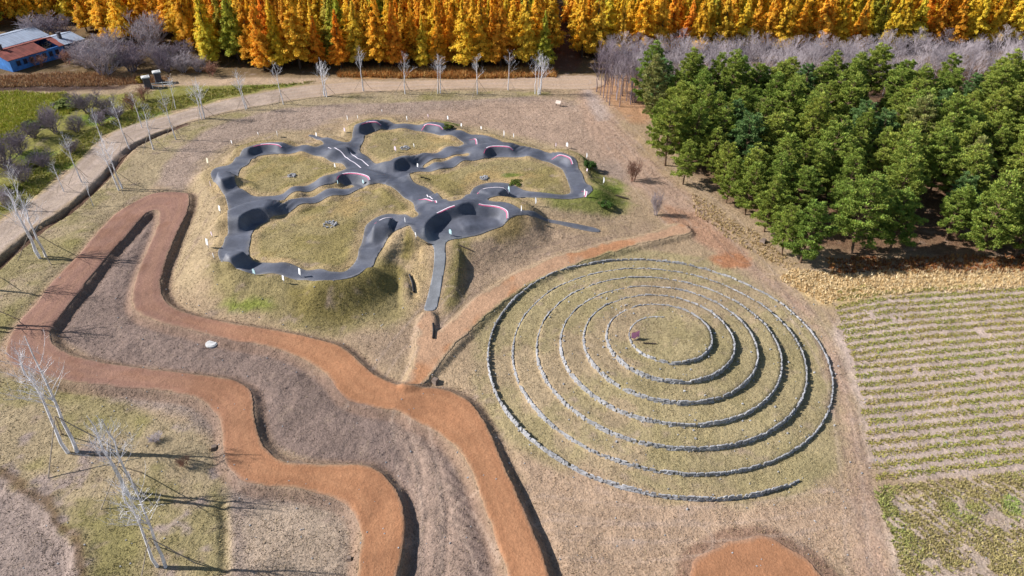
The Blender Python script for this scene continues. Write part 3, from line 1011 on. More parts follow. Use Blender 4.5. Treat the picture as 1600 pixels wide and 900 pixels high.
def stripe(P, w, mats, lift=.055, off=0.0):
    P = np.asarray(P)
    L = np.concatenate([[0], np.cumsum(np.hypot(*np.diff(P, axis=0).T))])
    n = max(4, int(L[-1] / .22))
    s = np.linspace(0, L[-1], n)
    x = np.interp(s, L, P[:, 0])
    y = np.interp(s, L, P[:, 1])
    tx, ty = np.gradient(x), np.gradient(y)
    q = np.hypot(tx, ty) + 1e-9
    nx, ny = -ty / q, tx / q
    Vv = []
    for k in (-1, 0, 1):
        X = x + nx * (w * k + off)
        Y = y + ny * (w * k + off)
        Vv.append(np.stack([X, Y, hs(X, Y) + lift], 1))
    Vv = np.concatenate(Vv)
    Ff = []
    for r in (0, 1):
        for i in range(n - 1):
            Ff.append((r * n + i, r * n + i + 1, (r + 1) * n + i + 1, (r + 1) * n + i))
    return mesh_from('line_marking', Vv, Ff, mats, True)


def part_of(P, a, b):
    L = np.concatenate([[0], np.cumsum(np.hypot(*np.diff(P, axis=0).T))]) / 1.0
    s = np.linspace(a * L[-1], b * L[-1], 30)
    return np.stack([np.interp(s, L, P[:, 0]), np.interp(s, L, P[:, 1])], 1)


for k, (a, b) in STRIPES.items():
    P, side = LIPS[k]
    link('line_marking', stripe(part_of(P, a, b), .05, M_STRIPE_W, .06, -side * .12), TRACK)
    link('line_marking', stripe(part_of(P, max(0, a - .15), b), .045, M_STRIPE_R, .06, side * .0), TRACK)
P, side = LIPS[5]
for a, b in ((.34, .48), (.66, .94)):
    link('line_marking', stripe(part_of(P, a, b), .05, M_STRIPE_W, .06, -side * .12), TRACK)
    link('line_marking', stripe(part_of(P, a, b), .045, M_STRIPE_R, .06, side * .0), TRACK)
for px in ([(513, 231), (524, 233), (534, 238), (540, 246), (546, 251), (553, 254), (558, 258), (564, 263)], [(547, 238), (553, 244), (559, 249), (565, 250), (570, 255), (576, 260)], [(667, 305), (672, 309), (676, 312)]):
    P = chaikin(np.array([on_ground(*p) for p in px]), False, 1)
    link('line_marking', stripe(P, .06, M_STRIPE_W, .06), TRACK)

# ------------------------------------------------------------------ stone spiral: retaining walls of a terraced mound
def spiral_pt(ph):
    e = SP_A0 - ph
    r = spiral_r(ph)
    return SP_C[0] + r * math.cos(e), SP_C[1] + r * math.sin(e)


def stone_box(mb, c, size, rz):
    mb.box(c, size, rz, random.uniform(-.12, .12), .13, random.uniform(.6, .9))


SPIRAL = bpy.data.objects.new('spiral_wall', None)
COL.objects.link(SPIRAL)
SPIRAL.location = (*SP_C, 0)
SPIRAL['label'] = 'low pale rubble wall laid out as a large spiral on a terraced grass mound'
SPIRAL['category'] = 'stone wall'
mb = MB()
ph = 0.2
while ph < SP_END:
    x, y = spiral_pt(ph)
    x2, y2 = spiral_pt(ph + .01)
    ln = math.hypot(x2 - x, y2 - y) / .01
    rz = math.atan2(y2 - y, x2 - x)
    nx, ny = (x - SP_C[0]), (y - SP_C[1])
    q = math.hypot(nx, ny)
    nx, ny = nx / q, ny / q
    z0 = min(float(hs(x + nx * .3, y + ny * .3)), float(hs(x - nx * .3, y - ny * .3))) - .06
    z1 = float(hs(x - nx * .3, y - ny * .3)) + .02 + .33 * (1 - float(smooth(1.5, 6, ph)))
    z1 = max(z0 + (z1 - z0) * min(1.0, .6 + (ph - .2) * 2.0), z0 + .12)
    z1 += .11 * (float(vnoise(x, y, .9, 2)) - .5)
    lays = max(1, round((z1 - z0) / .17))
    for lay in range(lays):
        if lay == lays - 1 and random.random() < .06:
            continue
        h = (z1 - z0) / lays * random.uniform(.85, 1.3)
        zc = z0 + (lay + .5) * (z1 - z0) / lays
        u = random.uniform(-.09, .09)
        o = random.uniform(-.025, .025) + .03 * (lays - 1 - lay)
        stone_box(mb, (x - SP_C[0] + nx * o + math.cos(rz) * u, y - SP_C[1] + ny * o + math.sin(rz) * u, zc), (random.uniform(.18, .46), random.uniform(.08, .145), h), rz + random.uniform(-.2, .2))
    ph += .25 / ln
link('stone', mb.mesh('spiral_stones', M_STONE), SPIRAL, kind='stuff')
# a few stones tumbled beside the wall
mb = MB()
for _ in range(260):
    ph = random.uniform(0.1, SP_END)
    x, y = spiral_pt(ph)
    x += random.gauss(0, .5)
    y += random.gauss(0, .5)
    s = random.uniform(.06, .16)
    stone_box(mb, (x, y, float(hs(x, y)) + s * .3), (s, s * .8, s * .7), random.uniform(0, 3))
for _ in range(420):
    px, py = random.uniform(0, 1600), random.uniform(440, 890)
    x, y = at(px, py)
    s = random.uniform(.04, .12)
    stone_box(mb, (x, y, float(hs(x, y)) + s * .3), (s, s * .8, s * .6), random.uniform(0, 3))
link('loose_stones', mb.mesh('loose_stones', M_STONE), kind='stuff', label='small pale stones strewn over the bare ground')

# stone rings in the four grass islands of the track
ring_stone = []
for k in range(4):
    b = MB()
    b.box((0, 0, .11), (.42, .34, .26), 0, .1, .14, .75)
    ring_stone.append(b.mesh('ring_stone', M_STONE))
for (px, py, r, lab) in ((456, 275, .42, 'stone ring on the grass inside the pump track loop nearest the gravel road'), (516, 351, .62, 'largest stone ring, on the pump track lawn closest to the orange dirt path'),
                         (633, 232, .52, 'stone ring between two white signs on the farthest pump track lawn'), (756, 279, .42, 'stone ring on the pump track lawn closest to the pine grove')):
    x, y = on_ground(px, py)
    t = link('stone_ring', None, label=lab, cat='stone ring', group='stone rings on the pump track lawns', loc=(x, y, float(hs(x, y)) - .02))
    n = 10 if r < .7 else 13
    for k in range(n + n // 2):
        rr = r * (1.0 if k < n else .45) * random.uniform(.88, 1.06)
        a = k * 2 * math.pi / n + random.uniform(-.1, .1)
        s = link('stone', random.choice(ring_stone), t, loc=(rr * math.cos(a), rr * math.sin(a), random.uniform(-.02, .05)), rz=random.uniform(0, 6))
        s.scale = [random.uniform(.45, .75)] * 3


# ------------------------------------------------------------------ trees: shared shapes
def leaf_cloud(P, Nrm, size, seed, jit=.55, var=(.6, 1.35)):
    """small leaf faces at points P, roughly facing Nrm; returns verts, faces, per-vertex tint"""
    r = np.random.default_rng(seed)
    n = len(P)
    nr = Nrm + r.normal(0, jit, (n, 3))
    nr /= np.linalg.norm(nr, axis=1)[:, None] + 1e-9
    a = np.cross(nr, r.normal(0, 1, (n, 3)))
    a /= np.linalg.norm(a, axis=1)[:, None] + 1e-9
    b = np.cross(nr, a)
    s = size * r.uniform(.6, 1.3, n)[:, None]
    V_ = np.stack([P + a * s, P - a * s * .5 + b * s * .7, P - a * s * .5 - b * s * .7], 1).reshape(-1, 3)
    F_ = np.arange(3 * n).reshape(n, 3)
    t = np.repeat(r.uniform(var[0], var[1], n), 3)[:, None] * np.ones((1, 3))
    t[:, 0] *= np.repeat(r.uniform(.85, 1.15, n), 3)
    return V_, F_, t


def needle_cloud(P, Dr, length, width, seed):
    """slender needle tufts at P pointing along Dr"""
    r = np.random.default_rng(seed)
    n = len(P)
    d = Dr + r.normal(0, .45, (n, 3))
    d /= np.linalg.norm(d, axis=1)[:, None] + 1e-9
    b = np.cross(d, np.array([-.5, 0, 1.0]) * .0 + np.array([0, 0, 1.0]) + r.normal(0, .45, (n, 3)))
    b /= np.linalg.norm(b, axis=1)[:, None] + 1e-9
    L = length * r.uniform(.6, 1.3, n)[:, None]
    w = width * r.uniform(.7, 1.3, n)[:, None]
    V_ = np.stack([P - b * w, P + b * w, P + d * L], 1).reshape(-1, 3)
    t = np.repeat(r.uniform(.7, 1.3, n), 3)[:, None] * np.ones((1, 3))
    t[:, 0] *= np.repeat(r.uniform(.85, 1.2, n), 3)
    return V_, np.arange(3 * n).reshape(n, 3), t


def larch_shapes(seed, Ht=12.5, Rm=2.0, n_leaf=2400, z0=2.2):
    r = np.random.default_rng(seed)
    P, Nn, shade = [], [], []
    br = MB()
    z = z0
    levels = []
    while z < Ht - .3:
        levels.append(z)
        z += r.uniform(.28, .5)
    wts = []
    for z in levels:
        f = (z - z0) / (Ht - z0)
        rad = Rm * (1 - f) ** 1.12 * (0.75 + .35 * min(1, (z - z0 + .8) / 2.0)) + .10
        nb = max(4, int(7 * (1 - f) + 3))
        for k in range(nb):
            a = r.uniform(0, 2 * math.pi)
            L = rad * r.uniform(.65, 1.12)
            wts.append((z, a, L))
    tot = sum(w[2] for w in wts)
    for (z, a, L) in wts:
        m = max(3, int(n_leaf * L / tot))
        t = r.uniform(.12, 1, m) ** .8
        dro = -.16 * L * t ** 2 + .12 * L * t
        wob = .16 * L
        x = np.cos(a) * L * t + r.normal(0, wob * .6, m)
        y = np.sin(a) * L * t + r.normal(0, wob * .6, m)
        zz = z + dro + r.normal(0, .13, m)
        P.append(np.stack([x, y, zz], 1))
        Nn.append(np.stack([np.cos(a) * .8 + 0 * t, np.sin(a) * .8 + 0 * t, .6 + 0 * t], 1))
        if L > .6 and r.random() < .5:
            br.tube([(0, 0, z), (math.cos(a) * L * .5, math.sin(a) * L * .5, z + .05 * L), (math.cos(a) * L * .95, math.sin(a) * L * .95, z - .03 * L)], [.03, .02, .008], 3)
    P = np.concatenate(P)
    Nn = np.concatenate(Nn)
    V_, F_, t = leaf_cloud(P, Nn, .145, seed + 50, .32, (.85, 1.15))
    crown = mesh_from('crown', V_, F_, M_NEEDLE)
    set_col(crown, t)
    br.tube([(0, 0, -.2), (.03, .02, Ht * .4), (-.02, .0, Ht * .75), (0, 0, Ht - .1)], [.17, .13, .07, .015], 6)
    for k in range(9):
        zz = r.uniform(.8, z0 + .6)
        a = r.uniform(0, 6.28)
        L = r.uniform(.4, 1.1)
        br.tube([(0, 0, zz), (math.cos(a) * L, math.sin(a) * L, zz + r.uniform(-.2, .1))], [.02, .006], 3)
    trunk = br.mesh('trunk', M_BARK_DARK)
    return trunk, crown


def pine_shapes(seed, Ht=7.6, Rm=2.2, n_leaf=6200, lo=1.2):
    r = np.random.default_rng(seed)
    br = MB()
    lean = r.normal(0, .15, 2)

    def ax(z):
        q = z / Ht
        return lean * q * q * 2 + .10 * np.array([math.sin(q * 5 + seed), math.cos(q * 4 + seed)])
    pts = [(*(ax(z)), z) for z in np.linspace(-.2, Ht - .35, 7)]
    br.tube(pts, list(np.linspace(.13, .015, 7)), 6)
    limbs = []
    z = lo
    while z < Ht - .25:
        f = (z - lo) / (Ht - lo)
        prof = (1 - f) ** .68 * min(1, .62 + 1.3 * f)
        nb = int(r.integers(4, 7))
        a0 = r.uniform(0, 6.28)
        for k in range(nb):
            a = a0 + k * 6.283 / nb + r.normal(0, .25)
            limbs.append((z + r.normal(0, .12), a, max(.3, Rm * prof * r.uniform(.6, 1.15)), f))
        z += r.uniform(.36, .6)
    tot = sum(L ** 1.35 for _, _, L, _ in limbs)
    P, Nn, tint = [], [], []
    for (z, a, L, f) in limbs:
        o = np.array([*ax(z), z])
        rise = .28 + .45 * f
        d = np.array([math.cos(a), math.sin(a), rise])
        side = np.array([-math.sin(a), math.cos(a), 0])
        m = max(24, int(n_leaf * L ** 1.35 / tot))
        # foliage sits in tufts along the limb, denser towards its end
        nt_ = max(3, int(L * 5.0))
        tc = r.uniform(.3, 1.0, nt_) ** .7
        off = r.normal(0, .17 * L, nt_) * (1.15 - tc * .6)
        lift = r.normal(.05, .09, nt_)
        k = r.integers(0, nt_, m)
        rad = r.uniform(.14, .34, nt_)[k]
        dd = r.normal(0, 1, (m, 3))
        dd /= np.linalg.norm(dd, axis=1)[:, None]
        dd[:, 2] = np.where(dd[:, 2] < -.3, -dd[:, 2], dd[:, 2])
        base = o + d * (L * tc[k])[:, None] + side * off[k][:, None] + np.array([0, 0, 1.0]) * lift[k][:, None]
        P.append(base + dd * rad[:, None] * np.array([1, 1, .7]) * r.uniform(.4, 1, (m, 1)))
        Nn.append(dd + d * .35 + np.array([0, 0, .45]))
        tint.append(r.uniform(.75, 1.25, nt_)[k] * r.uniform(.9, 1.1))
        br.tube([tuple(o), tuple(o + d * L * .5 + np.array([0, 0, -.03])), tuple(o + d * L * .95)], [.032, .02, .006], 3)
    for k in range(8):
        z = r.uniform(.4, lo + .6)
        a = r.uniform(0, 6.28)
        L = r.uniform(.4, 1.0)
        br.tube([(*ax(z), z), (ax(z)[0] + math.cos(a) * L, ax(z)[1] + math.sin(a) * L, z + .08)], [.02, .006], 3)
    P = np.concatenate(P)
    Nn = np.concatenate(Nn)
    tint = np.concatenate(tint)
    V_, F_, t = needle_cloud(P, Nn, .165, .048, seed + 90)
    t *= np.repeat(tint, 3)[:, None]
    crown = mesh_from('crown', V_, F_, M_PINE)
    set_col(crown, t)
    return br.mesh('trunk', M_BARK_PINE), crown


def grow(mb, p, d, L, r0, depth, rr, spread, seg=3, up=.12, twigs=3, thin=.55):
    """one limb and what grows from it"""
    pts = [Vector(p)]
    rad = [r0]
    dd = Vector(d).normalized()
    for k in range(seg):
        dd = (dd + Vector((rr.gauss(0, .10), rr.gauss(0, .10), up * .5))).normalized()
        pts.append(pts[-1] + dd * (L / seg))
        rad.append(r0 * (1 - .75 * (k + 1) / seg) + .003)
    mb.tube(pts, rad, 5 if r0 > .04 else 3)
    if depth <= 0:
        return
    for k in range(twigs):
        t = rr.uniform(.25, 1.0)
        i = min(int(t * seg), seg - 1)
        q = pts[i].lerp(pts[i + 1], t * seg - i)
        side = Vector((rr.gauss(0, 1), rr.gauss(0, 1), rr.gauss(0, .35))).normalized()
        nd = (dd * (1 - spread) + side * spread + Vector((0, 0, up))).normalized()
        grow(mb, q, nd, L * thin * rr.uniform(.7, 1.15), max(.004, r0 * .45), depth - 1, rr, spread, max(2, seg - 1), up, twigs, thin)


def birch_shape(seed, Ht=8.0, stems=1, r0=.085, twig_n=22, gap=.5):
    rr = random.Random(seed)
    mb = MB()
    for s in range(stems):
        a = rr.uniform(0, 6.28)
        q = gap * (0 if stems == 1 else rr.uniform(.5, 1))
        b = Vector((math.cos(a) * q, math.sin(a) * q, -.15))
        top = Vector((b.x * 1.6 + rr.gauss(0, .35), b.y * 1.6 + rr.gauss(0, .35), Ht * rr.uniform(.82, 1.0)))
        n = 7
        pts, rad = [], []
        for k in range(n + 1):
            t = k / n
            pts.append(b.lerp(top, t) + Vector((rr.gauss(0, .05), rr.gauss(0, .05), 0)) * (1 if 0 < k < n else 0))
            rad.append(r0 * (1 - .85 * t) + .006)
        mb.tube(pts, rad, 6)
        for k in range(twig_n):
            t = rr.uniform(.38, .98)
            i = min(int(t * n), n - 1)
            q0 = pts[i].lerp(pts[i + 1], t * n - i)
            a = rr.uniform(0, 6.28)
            d = Vector((math.cos(a) * .8, math.sin(a) * .8, rr.uniform(.6, 1.1)))
            grow(mb, q0, d, Ht * (.27 * (1.15 - t)) + .4, .020 * (1.2 - t) + .007, 2, rr, .5, 3, .16, 3, .6)
    return mb.mesh('birch', M_BIRCH)


def bare_shape(seed, Ht=6.0, mat=None, r0=.07, spread=.45, limbs=16, low=.35, depth=2, wide=.5, stems=1, tw=4):
    rr = random.Random(seed)
    mb = MB()
    for s in range(stems):
        a0 = rr.uniform(0, 6.28)
        b = Vector((math.cos(a0), math.sin(a0), 0)) * (0 if stems == 1 else rr.uniform(.05, .35))
        tilt = 0 if stems == 1 else rr.uniform(.1, .55)
        top = b + Vector((math.cos(a0) * tilt * Ht, math.sin(a0) * tilt * Ht, Ht * rr.uniform(.75, 1)))
        n = 5
        pts = [b.lerp(top, k / n) + Vector((rr.gauss(0, .05), rr.gauss(0, .05), 0)) for k in range(n + 1)]
        pts[0].z -= .15
        mb.tube(pts, [r0 * (1 - .85 * k / n) + .006 for k in range(n + 1)], 5)
        for k in range(limbs):
            t = rr.uniform(low, 1.0)
            i = min(int(t * n), n - 1)
            q = pts[i].lerp(pts[i + 1], t * n - i)
            a = rr.uniform(0, 6.28)
            d = Vector((math.cos(a) * wide * 1.2, math.sin(a) * wide * 1.2, rr.uniform(.4, 1.0)))
            grow(mb, q, d, Ht * .34 * (1.25 - t) + .2, r0 * .35 * (1.2 - t) + .006, depth, rr, spread, 3, .12, tw, .6)
    return mb.mesh('limbs', mat or M_TWIG)


def tree_proto(name, parts, label, cat):
    """first tree of a kind: Empty with its parts, parked by the caller at its real place"""
    t = bpy.data.objects.new(name, None)
    COL.objects.link(t)
    t['label'] = label
    t['category'] = cat
    kids = []
    for n, me_ in parts:
        kids.append(link(n, me_, t))
    return [t, kids, False]


def put(proto, x, y, rz, sc, label, group, color=None, dz=0.0):
    root, kids, used = proto
    loc = (x, y, float(hs(x, y)) + dz)
    if not used:
        proto[2] = True
        root.location = loc
        root.rotation_euler = (0, 0, rz)
        root.scale = sc
        root['label'] = label
        if group:
            root['group'] = group
        if color is not None:
            for k in kids:
                k.color = (*color, 1)
        return root
    return clone(root, kids, loc, rz, sc, label, group, color)


# ------------------------------------------------------------------ larch belt
LARCH = []
for k in range(7):
    tr, cr = larch_shapes(300 + k, 10.6 + .6 * (k % 4), 1.85 + .2 * (k % 3), 14000, 1.2 + .4 * (k % 3))
    LARCH.append(tree_proto('larch_tree', [('trunk', tr), ('crown', cr)], 'larch', 'larch tree'))
L_ORANGE = (.84, .42, .04)
L_GOLD = (.87, .52, .045)
L_YELLOW = (.82, .56, .055)
L_OLIVE = (.52, .48, .06)
L_GREEN = (.17, .25, .04)
spots = []
yy = 118.4
row = 0
while yy < 166:
    xx = -122 + (row % 2) * 1.6
    while xx < 128:
        spots.append((xx + random.gauss(0, .45), yy + random.gauss(0, .4), row))
        xx += 3.35
    yy += 3.0
    row += 1
ride_a, ride_b = at(866, 116), at(914, 112)


def ride(y):
    t = (y - 116) / 45.0
    return 6.2 + 2.6 * t, 11.6 - .8 * t


front_l = [(-200, 60), (0, 45), (60, 38), (120, 40), (150, 62), (210, 80), (260, 55), (290, 78), (340, 105), (420, 110), (560, 112), (860, 110)]
fx = np.array([at(*p)[0] for p in front_l])
fy = np.array([at(*p)[1] for p in front_l])
o_ = np.argsort(fx)
keep = []
for x, y, row in spots:
    a, b = ride(y)
    if a < x < b:
        continue
    if x < a:
        if y < np.interp(x, fx[o_], fy[o_]):
            continue
    else:
        if y < 121.5 + 0.11 * (x - 10):
            continue
    # what the picture cannot show is left out
    dep = math.cos(TILT) * y + math.sin(TILT) * CAM_H
    sx = 800 + FOCAL_PX * x / (y * math.cos(TILT) + (CAM_H - 6) * math.sin(TILT))
    if sx < -60 or sx > 1660:
        continue
    keep.append((x, y, row, sx))
keep.sort(key=lambda q: q[1])
LG = 'larches of the autumn plantation'
placed = 0
extra = []
tips = {L_ORANGE: 'deep orange', L_GOLD: 'golden', L_YELLOW: 'yellow', L_OLIVE: 'olive yellow', L_GREEN: 'still green'}
for x, y, row, sx in keep:
    right = x > 8
    nzv = vnoise(x, y, 7.0, 3)
    u = random.random() * .6 + nzv * .7
    if right:
        col = L_OLIVE if u < .36 else L_YELLOW if u < .72 else L_GOLD if u < .92 else L_ORANGE
    else:
        col = L_GREEN if (u < .16 and -45 < x < -8) else L_OLIVE if u < .36 else L_YELLOW if u < .62 else L_GOLD if u < .92 else L_ORANGE
    k = random.random()
    c = tuple(q * random.uniform(.9, 1.1) for q in col)
    s = random.uniform(.80, 1.14)
    edge = (y < np.interp(x, fx[o_], fy[o_]) + 3.6) if not right else (y < 125.5 + .11 * (x - 10))
    if placed < 300:
        tone = tips[col]
        if not right:
            where = ('at the plantation edge facing the pump track' if x > -62 else 'near the blue shed') if edge else ('inside the plantation behind the front row' if x > -62 else 'deep behind the blue shed')
        else:
            where = 'on the plantation edge above the grey bare trees' if edge else 'deep in the plantation beyond the grey bare trees'
        put(LARCH[random.randrange(7)], x, y, random.uniform(0, 6.28), (s * random.uniform(.92, 1.1),) * 2 + (s,), f'{tone} larch {where}', LG, c)
        placed += 1
    else:
        extra.append((x, y, c, s))
# the farthest larches, past what one could count, as one mass
if extra:
    pr = LARCH[0][1][1].data
    n0 = len(pr.vertices)
    co = np.empty(n0 * 3, np.float32)
    pr.vertices.foreach_get('co', co)
    co = co.reshape(-1, 3, 3)[::3]              # a third of the leaf faces
    ctr = co.mean(1, keepdims=True)
    co = ctr + (co - ctr) * 1.8
    Vs, Cs = [], []
    for x, y, c, s in extra:
        a = random.uniform(0, 6.28)
        ca, sa = math.cos(a), math.sin(a)
        q = co.reshape(-1, 3) * s
        Vs.append(np.stack([q[:, 0] * ca - q[:, 1] * sa + x, q[:, 0] * sa + q[:, 1] * ca + y, q[:, 2]], 1))
        Cs.append(np.array(c)[None] * np.repeat(rng.uniform(.6, 1.35, len(q) // 3), 3)[:, None])
    Vs = np.concatenate(Vs)
    me = mesh_from('larch_forest', Vs, np.arange(len(Vs)).reshape(-1, 3), M_NEEDLE)
    set_col(me, np.concatenate(Cs))
    o = link('larch_forest', me, kind='stuff', label='mass of yellow larches filling the far end of the plantation')
print('larches', placed, 'far', len(extra))

# ------------------------------------------------------------------ pine grove
PINES = []
for k in range(7):
    tr, cr = pine_shapes(500 + k, 7.0 + .4 * (k % 4), 2.5 + .22 * (k % 3), 22000, 1.1 + .25 * (k % 3))
    PINES.append(tree_proto('pine_tree', [('trunk', tr), ('crown', cr)], 'pine', 'pine tree'))
PG = 'pines of the dense green grove'
edge_px = [(1000, 176), (1010, 215), (1038, 262), (1075, 290), (1128, 302), (1150, 322), (1190, 355), (1215, 395), (1252, 408), (1330, 392), (1420, 385), (1530, 400), (1640, 404)]
GROVE = np.array([at(*p) for p in edge_px] + [(78, 58), (110, 72), (110, 100), (60, 102.5), (20, 103.5)])


def inside(P, x, y):
    ins = False
    for (ax, ay), (bx, by) in zip(P, np.roll(P, -1, 0)):
        if (ay > y) != (by > y) and x < ax + (y - ay) / (by - ay) * (bx - ax):
            ins = not ins
    return ins


pine_spots = [(*at(1252, 411), 1.0, 0), (*at(1222, 398), .78, 1), (*at(1330, 395), 1.12, 2), (*at(1388, 392), .95, 4), (*at(1525, 402), 1.16, 3), (*at(1585, 402), 1.05, 5),
              (*at(1195, 362), .85, 6), (*at(1165, 335), .9, 0), (*at(1128, 300), .85, 1), (*at(1068, 288), .72, 2), (*at(1135, 318), .7, 3)]
fixed = len(pine_spots)
yy = 58.0
row = 0
while yy < 104:
    xx = 16 + (row % 2) * 1.6
    while xx < 108:
        x, y = xx + random.gauss(0, .42), yy + random.gauss(0, .42)
        sx = 800 + FOCAL_PX * x / (y * math.cos(TILT) + (CAM_H - 4) * math.sin(TILT))
        # one open lane runs into the grove beyond the seedling field
        lane = abs(x - (40.6 + (y - 58) * .33)) < 1.5 and y < 76
        if inside(GROVE, x, y) and sx < 1690 and not lane and all(math.hypot(x - p[0], y - p[1]) > 2.7 for p in pine_spots):
            pine_spots.append((x, y, random.uniform(.74, 1.18), random.randrange(7)))
        xx += 3.3
    yy += 3.1
    row += 1
for i, (x, y, s, k) in enumerate(pine_spots):
    g = random.uniform(0, 1) * .5 + .5 * vnoise(x, y, 6, 2)
    c = np.array([.18, .275, .05]) * (1 - g) + np.array([.34, .375, .07]) * g
    if i > 30 and random.random() < .05:
        c = np.array([.30, .31, .10])
    if random.random() < .12:
        c = np.array([.16, .26, .085])
    if i == 0:
        lab = 'yellowish green pine leaning over dry grass at the front corner of the grove'
    elif i == 1:
        lab = 'small thin trunked pine beside the front corner pine'
    elif i == 4:
        lab = 'broad pine standing by the dark open lane above the seedling rows'
    elif y < 63.5:
        lab = 'pine on the front edge of the grove above the dry grass'
    elif x < 22 + (100 - y) * .30:
        lab = 'pine on the edge of the grove along the dirt lane'
    elif y > 97:
        lab = 'dark pine on the back edge of the grove before grey bare trees'
    else:
        lab = 'green pine in the middle of the crowded grove'
    put(PINES[k], x, y, random.uniform(0, 6.28), (s * random.uniform(.95, 1.15),) * 2 + (s,), lab, PG, tuple(c))
print('pines', len(pine_spots))

# ------------------------------------------------------------------ grey leafless plantation
BARE = [tree_proto('bare_tree', [('limbs', bare_shape(700 + k, 6.4 + .4 * (k % 3), M_TWIG, .06, .42, 26, .34, 2, .45, 1, 4))], 'bare', 'leafless tree') for k in range(5)]
BG = 'grey leafless trees behind the pines'
cnt = 0
for yy in np.arange(104.5, 120.0, 2.3):
    for xx in np.arange(16, 118, 2.25):
        x, y = xx + random.gauss(0, .4), yy + random.gauss(0, .4)
        sx = 800 + FOCAL_PX * x / (y * math.cos(TILT) + (CAM_H - 3) * math.sin(TILT))
        if sx > 1650 or y > 119.0 + .10 * (x - 12) or y < 104 + .02 * x:
            continue
        cnt += 1
        if cnt > 292:
            continue
        put(BARE[random.randrange(5)], x, y, random.uniform(0, 6.28), (random.uniform(.95, 1.25),) * 2 + (random.uniform(.74, .96),), 'grey leafless tree in the strip between green pines and yellow larches', BG)
print('bare', cnt)
ALDER = [tree_proto('bare_tree', [('limbs', bare_shape(760 + k, 5.6 + .4 * k, M_TWIG_PURPLE, .085, .42, 20, .42, 2, .4, 1, 4))], 'bare', 'leafless tree') for k in range(3)]
for i, (px, py) in enumerate([(932, 144), (938, 149), (943, 153), (948, 159), (952, 165), (956, 148), (963, 155), (968, 167), (972, 150), (979, 158), (985, 163), (991, 150), (996, 158), (945, 135), (958, 132), (972, 134), (986, 136), (1000, 140), (935, 125), (952, 121), (970, 122), (990, 122), (978, 143), (1004, 152)]):
    x, y = at(px, py)
    lab = 'dark stemmed leafless tree in the little grove where the gravel road ends' if i not in (4, 7) else ('dark leafless tree nearest the dirt lane in the road end grove' if i == 4 else 'leafless tree at the front of the road end grove next to the pines')
    put(ALDER[i % 3], x, y, random.uniform(0, 6.28), (random.uniform(.75, 1.0),) * 2 + (random.uniform(.85, 1.1),), lab, 'leafless grove at the road end')

# ------------------------------------------------------------------ pale saplings with props
stake_mesh = []
for k in range(2):
    b = MB()
    b.tube([(1.9, 0, -.05), (.02, 0, 2.8)], [.038, .028], 5)
    stake_mesh.append(b.mesh('prop', M_STAKE))
SAP = []
for k, (h, st) in enumerate([(8.0, 1), (8.0, 2), (7.5, 3), (8.2, 1), (7.6, 6)]):
    me_ = birch_shape(820 + k, h, st, .10 if st < 4 else .07, 15 if st < 3 else 9, .28 if st < 4 else .5)
    root = bpy.data.objects.new('sapling_tree', None)
    COL.objects.link(root)
    root['label'] = 'sapling'
    root['category'] = 'young tree'
    kids = [link('trunk', me_, root)]
    if k != 4:
        for q in range(3):
            s = link('prop', stake_mesh[q % 2], root)
            s.rotation_euler = (0, 0, q * 2.09 + .5)
            kids.append(s)
    SAP.append([root, kids, False])
SG = 'pale bare saplings held by wooden props'
saps = [((115, 706), 10.3, 1, 'tall pale twin stemmed sapling with props standing in yellow grass near the lower lane'),
        ((207, 774), 8.4, 2, 'many stemmed pale sapling casting shadows towards the reddish bush'),
        ((254, 885), 8.2, 1, 'pale twin trunk sapling nearest the bottom edge of the photo'),
        ((66, 402), 9.0, 2, 'pale sapling beside the ditch where the road leaves the photo'),
        ((-30, 452), 8.5, 1, 'pale sapling at the left border casting a shadow over the orange hairpin'),
        ((-14, 514), 8.5, 2, 'pale sapling at the left border beside the outer bend of the orange path'),
        ((146, 322), 3.6, 0, 'short propped sapling on the ditch edge with long stakes'),
        ((189, 296), 7.0, 1, 'pale sapling just above the start of the orange dirt hairpin'),
        ((203, 234), 6.6, 0, 'slim sapling on the ditch bank at the sharpest road bend'),
        ((240, 234), 6.8, 3, 'slim propped sapling inside the road bend'),
        ((275, 218), 6.4, 0, 'slender propped sapling on pale grass above the road bend ditch'),
        ((318, 186), 6.6, 2, 'white clustered sapling beside the road behind the cream sign'),
        ((385, 171), 6.0, 1, 'pale sapling by the road straight behind the first banked turn'),
        ((443, 163), 6.0, 0, 'single stem sapling by the road between two forked ones'),
        ((509, 151), 6.4, 2, 'forked white sapling where two gravel tracks join'),
        ((568, 143), 6.2, 0, 'white sapling first in the row under the larches after the track junction'),
        ((633, 147), 6.8, 3, 'tall white sapling behind the far top turn of the pump track'),
        ((686, 146), 6.2, 1, 'white forked sapling on the verge behind the top of the pump track'),
        ((746, 147), 6.6, 3, 'white sapling on the verge below the darkest larches'),
        ((794, 141), 5.8, 0, 'thin white sapling beside the big clump'),
        ((840, 147), 6.8, 4, 'broad clump of white stems at the end of the verge row'),
        ((128, 285), 6.0, 0, 'thin sapling on the far side of the road by green grass'),
        ((100, 300), 4.5, 3, 'small thin sapling at the field edge of the road'),
        ((40, 330), 5.5, 0, 'thin leaning sapling among purple shrubs by the road'),
        ((160, 222), 5.0, 3, 'thin sapling on the field side of the road bend'),
        ((222, 200), 5.0, 0, 'thin sapling on the green bank above the road bend'),
        ((275, 170), 4.6, 0, 'small sapling on the green bank near the gate pillars')]
for (px, py), h, k, lab in saps:
    x, y = on_ground(px, py)
    s = h / 8.0
    big = py > 600
    r = put(SAP[k], x, y, random.uniform(0, 6.28), (s * (1.0 if big else 1.05),) * 2 + (s,), lab, SG)

